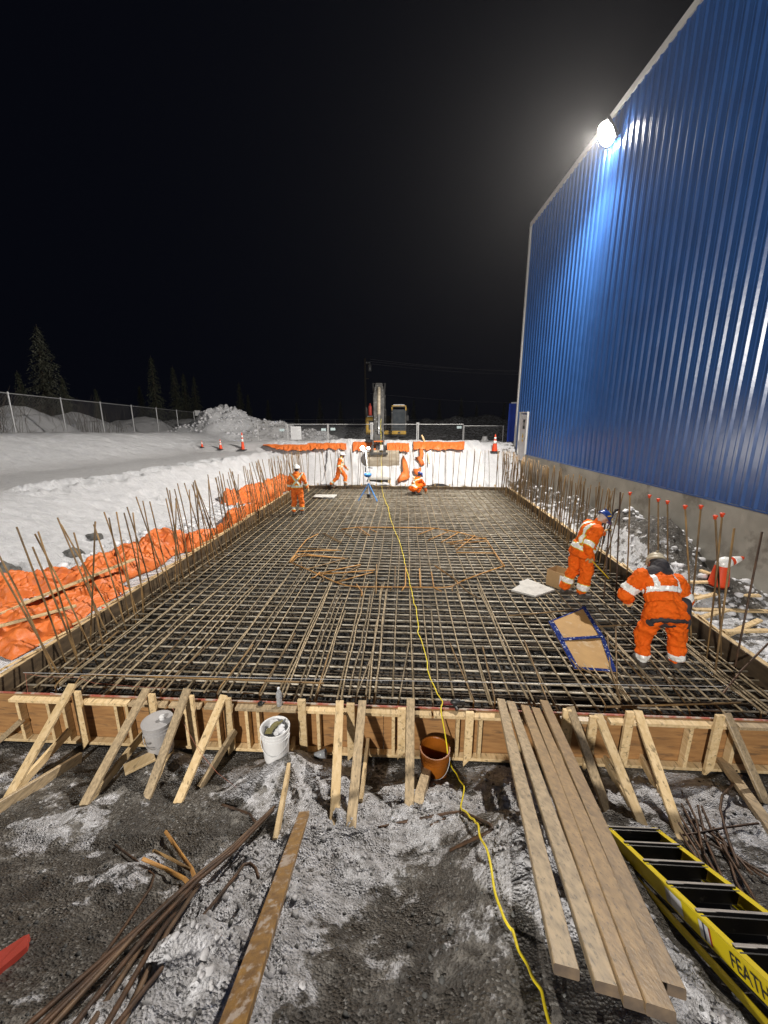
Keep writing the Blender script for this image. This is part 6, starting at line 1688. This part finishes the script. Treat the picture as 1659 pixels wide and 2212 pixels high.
# torso tapes in the torso frame: x right, y forward(out of the chest), z up the spine
def belt(z0, z1): return lambda l, e: (l[:, 2] > z0-e) & (l[:, 2] < z1+e)
def braces_v(x0, x1, z0, side=None):
    def f(l, e):
        ax = np.abs(l[:, 0]); r = (ax > x0-e) & (ax < x1+e) & (l[:, 2] > z0)
        return r
    return f
def xback(z0, z1, hw, w):
    """crossed tapes on the back"""
    def f(l, e):
        k = (l[:, 2]-z0)/(z1-z0); a = np.abs(l[:, 0]-(-hw+2*hw*k)); b = np.abs(l[:, 0]-(hw-2*hw*k))
        return (l[:, 1] < 0) & (l[:, 2] > z0) & (l[:, 2] < z1+.1) & ((a < w+e*1.3) | (b < w+e*1.3))
    return f
Yaw = lambda d: R(d)
# far left worker seen from behind, crossed tapes
LEGB = {'legL': ('knL','anL',.52,.72,.13), 'legR': ('knR','anR',.52,.72,.13)}
J = dict(hipL=(-.10,0,.95), hipR=(.10,0,.95), knL=(-.13,.05,.50), knR=(.12,.02,.50), anL=(-.15,-.05,.09), anR=(.13,.05,.09),
         shL=(-.19,0,1.43), shR=(.19,0,1.43), elL=(-.27,-.03,1.15), elR=(.29,-.05,1.17), wrL=(-.29,.05,.90), wrR=(.36,.06,.95), head=(0,.03,1.64), curl=.7,
         tape=dict(mat=mat('tape_dull', (.62,.63,.60), (.5,.5,.47), 20, .4), bands={**LEGB, 'armL': ('elL','wrL',.15,.40,.1), 'armR': ('elR','wrR',.15,.40,.1)}, torso=[belt(.06,.12), xback(.10,.46,.15,.030)]))
p = onz(645, 1112, 0)
t, V1, HB1, H1, hb1 = worker('worker in orange coveralls with crossed reflective tapes seen from behind, walking along the left side', p, R(4), J, HATW, HIV2)
# worker walking right along the far end
J = dict(hipL=(-.09,.03,.90), hipR=(.09,-.02,.90), knL=(-.09,.26,.52), knR=(.09,-.12,.47), anL=(-.09,.24,.09), anR=(.09,-.40,.13),
         shL=(-.18,.08,1.36), shR=(.18,.05,1.36), elL=(-.22,.14,1.10), elR=(.22,-.03,1.10), wrL=(-.2,.30,.93), wrR=(.22,.06,.88), head=(0,.14,1.56), toeR=(.09,-.26,.03), curl=.8,
         beard=True, tape=dict(mat=bpy.data.materials['tape_dull'], bands={**LEGB, 'armL': ('elL','wrL',.0,.25,.1), 'armR': ('elR','wrR',.0,.25,.1)}, torso=[belt(.10,.16), braces_v(.075,.125,.14)]))
p = M(3.6, L-.15, .1); q = onz(734, 1052, .12); p = Vector((q.x, M(3.6, L-.2).y, .08))
worker('worker in soiled orange coveralls and white helmet striding right along the far end', p, R(-90), J, HATW, HIV2)
# crouching worker at the far right
J = dict(hipL=(-.13,-.05,.30), hipR=(.13,-.05,.30), knL=(-.20,.34,.46), knR=(.20,.34,.46), anL=(-.16,.12,.09), anR=(.16,.12,.09),
         shL=(-.19,.25,.70), shR=(.19,.27,.68), elL=(-.24,.44,.46), elR=(.24,.46,.42), wrL=(-.14,.62,.22), wrR=(.16,.60,.14), head=(0,.38,.86), face=(0,.8,-.6), hup=(0,.6,.8), curl=.8, palmL=(0,0,-1), palmR=(0,0,-1),
         tape=dict(mat=bpy.data.materials['tape_dull'], bands={'armL': ('elL','wrL',.1,.35,.1), 'armR': ('elR','wrR',.1,.35,.1)}, torso=[belt(.05,.12), xback(.10,.46,.15,.034)]))
p = onz(893, 1069, 0)
t, V3, HB3, H3, hb3 = worker('crouching worker in orange coveralls and dark blue helmet at the far end of the mat', p, R(-50), J, HATB, HIV)
stickers(t, H3, hb3, TAPE, [(-.1,-1,.5,.06,.035,.2),(.7,-.6,.6,.05,.03,0)])
# standing worker near right, looking down
J = dict(hipL=(-.10,-.06,.96), hipR=(.10,.0,.94), knL=(-.12,-.10,.52), knR=(.11,.03,.51), anL=(-.13,-.23,.10), anR=(.12,-.03,.09),
         shL=(-.19,.15,1.40), shR=(.20,.06,1.38), elL=(-.25,.26,1.12), elR=(.27,-.12,1.14), wrL=(-.20,.46,1.22), wrR=(.26,-.05,.92), neck=(0,.18,1.47), head=(0,.30,1.56), face=(0,.62,-.78), hup=(0,.72,.70), curl=.85,
         palmL=(.3,.2,-1), hdL=(.1,.7,.5), palmR=(-1,.2,0), hdR=(.0,.35,-.9), beard=True, hairmat=mat('grey_liner', (.52,.44,.40), (.45,.38,.34), 8, .8), toeL=(-.15,-.09,.04), toeR=(.13,.14,.045),
         tape=dict(bands={'legL': ('knL','anL',.42,.64,.15), 'legR': ('knR','anR',.50,.74,.15), 'armL': ('shL','elL',.98,1.2,.13), 'armR': ('shR','elR',.80,1.05,.13)}, torso=[belt(.02,.09), braces_v(.085,.14,.05)]))
p = onz(1250, 1288, 0)
t, V4, HB4, H4, hb4 = worker('worker in an orange jacket and blue helmet standing and looking down beside the cardboard box', p, R(-84), J, HATB, HIV, style='jacket', seed=3)
stickers(t, H4, hb4, YEL, [(1,-.15,.25,.075,.022,.9),(.8,.55,.3,.05,.02,.8),(.35,-.1,1,.05,.02,0),(-.1,.3,1,.05,.02,0)])
m = MB(); m.box((-.05,.12,1.02), (.05,.16,1.32)); m.build('radio', BLACK, t)
mw = t.matrix_world if False else Matrix.Translation(t.location) @ t.rotation_euler.to_matrix().to_4x4()
a = mw @ (V4['wrR']+Vector((0,.03,-.07))); b = a+Vector((.36,-.02,-.36))
m = MB(); m.tube([a-(b-a)*.15, b], .009, 8); tag(m.build('hand_tool', YEL, origin=a), 'orange yellow stick held by the worker in the blue helmet', 'stick')
a = mw @ (V4['wrL']+Vector((0,.08,.05)))
m = MB(); m.tube([a+Vector((.10,-.04,.42)), a+Vector((.0,0,0)), a+Vector((-.03,.0,-.28))], .012, 8); m.beam(a+Vector((.03,0,.30)), a+Vector((.16,-.03,.42)), .03, .03); tag(m.build('tying_tool', BLACK, origin=a), 'long black tying tool in the raised hand of the worker in the blue helmet', 'tool')
# bending worker near right, seen from behind
J = dict(hipL=(-.13,-.06,.86), hipR=(.14,-.04,.84), knL=(-.19,.04,.47), knR=(.25,.04,.46), anL=(-.19,-.02,.10), anR=(.27,.0,.09),
         shL=(-.25,.22,1.27), shR=(.25,.24,1.19), elL=(-.40,.24,.98), elR=(.40,.22,.91), wrL=(-.26,.44,.80), wrR=(.42,.30,.66), neck=(.02,.34,1.31), head=(.06,.46,1.38), face=(.2,.75,-.65), hup=(.15,.65,.72), curl=.7,
         darkhem=True, collar=True, palmR=(-1,.4,0), palmL=(.6,0,-1),
         tape=dict(lime=False, bands={'legR': ('knR','anR',.62,.88,.17), 'legL': ('knL','anL',.72,.98,.17), 'armL': ('shL','elL',.52,.82,.15), 'armR': ('shR','elR',.62,.92,.15)}, torso=[belt(.26,.335), lambda l, e: (l[:, 1] < .10) & braces_v(.115,.175,.30)(l, e)]))
p = onz(1413, 1440, -.03); 
t, V5, HB5, H5, hb5 = worker('worker in an orange and black jacket bending forward with his back to the camera', p, R(-6), J, HATT, HIV, style='jacket', boots=BOOT, seed=5)
m = MB(); hdv = V5['head']; m.ell(hdv-Vector((0,.10,.02)), (.125,.12,.12)); m.cone(V5['neck']-Vector((.08,.06,.02)), V5['neck']+Vector((.08,-.06,-.02)), .11, .10); blob(m, 'hood', DKC, t, .013, 3, .02)
m = MB(); m.cone(V5['wrR']+Vector((.0,.02,-.06)), V5['wrR']+Vector((.05,.06,-.16)), .05, .04); blob(m, 'glove_cuff', GLV, t, .011, 2)

# ================================================================= LIGHTS
def light(kind, name, loc, power, col, target=None, **k):
    d = bpy.data.lights.new(name, kind); d.energy = power; d.color = col
    for a, b in k.items(): setattr(d, a, b)
    o = bpy.data.objects.new(name, d); COL.objects.link(o); o.location = loc
    if target is not None: o.rotation_euler = (Vector(target)-Vector(loc)).to_track_quat('-Z', 'Y').to_euler()
    return o
light('SPOT', 'wall_floodlight_beam', HD+HN*.30, 16500, (1, .93, .84), HD+HN*10, spot_size=R(165), spot_blend=1.0, shadow_soft_size=.12)
light('POINT', 'tripod_beam', WL+Vector((-.14,-.10,.0)), 260, (1, .95, .88), shadow_soft_size=.06)
light('SPOT', 'site_light_tower', (-4.2, -9.0, 7.5), 9500, (1, .95, .88), (2.2, 8.0, 1.2), spot_size=R(110), spot_blend=.7, shadow_soft_size=.22)

# ================================================================= WORLD, CAMERA, RENDER
w = bpy.data.worlds.new('World'); SC.world = w; w.use_nodes = True
bg = w.node_tree.nodes['Background']; bg.inputs['Color'].default_value = (.15, .22, .55, 1); bg.inputs['Strength'].default_value = .006
cd = bpy.data.cameras.new('camera'); cam = bpy.data.objects.new('camera', cd); COL.objects.link(cam)
cam.location = CAM; cam.rotation_euler = (math.pi/2-PITCH, 0, 0)
cd.sensor_fit = 'VERTICAL'; cd.sensor_height = 36; cd.sensor_width = 27; cd.lens = F/1024*36; cd.clip_start = .05; cd.clip_end = 500
SC.camera = cam
SC.view_settings.view_transform = 'Standard'; SC.view_settings.look = 'None'; SC.view_settings.exposure = 0; SC.view_settings.gamma = 1
SC.render.resolution_x = 768; SC.render.resolution_y = 1024
SC.render.engine = 'CYCLES'
SC.cycles.max_bounces = 5; SC.cycles.diffuse_bounces = 2; SC.cycles.volume_bounces = 0
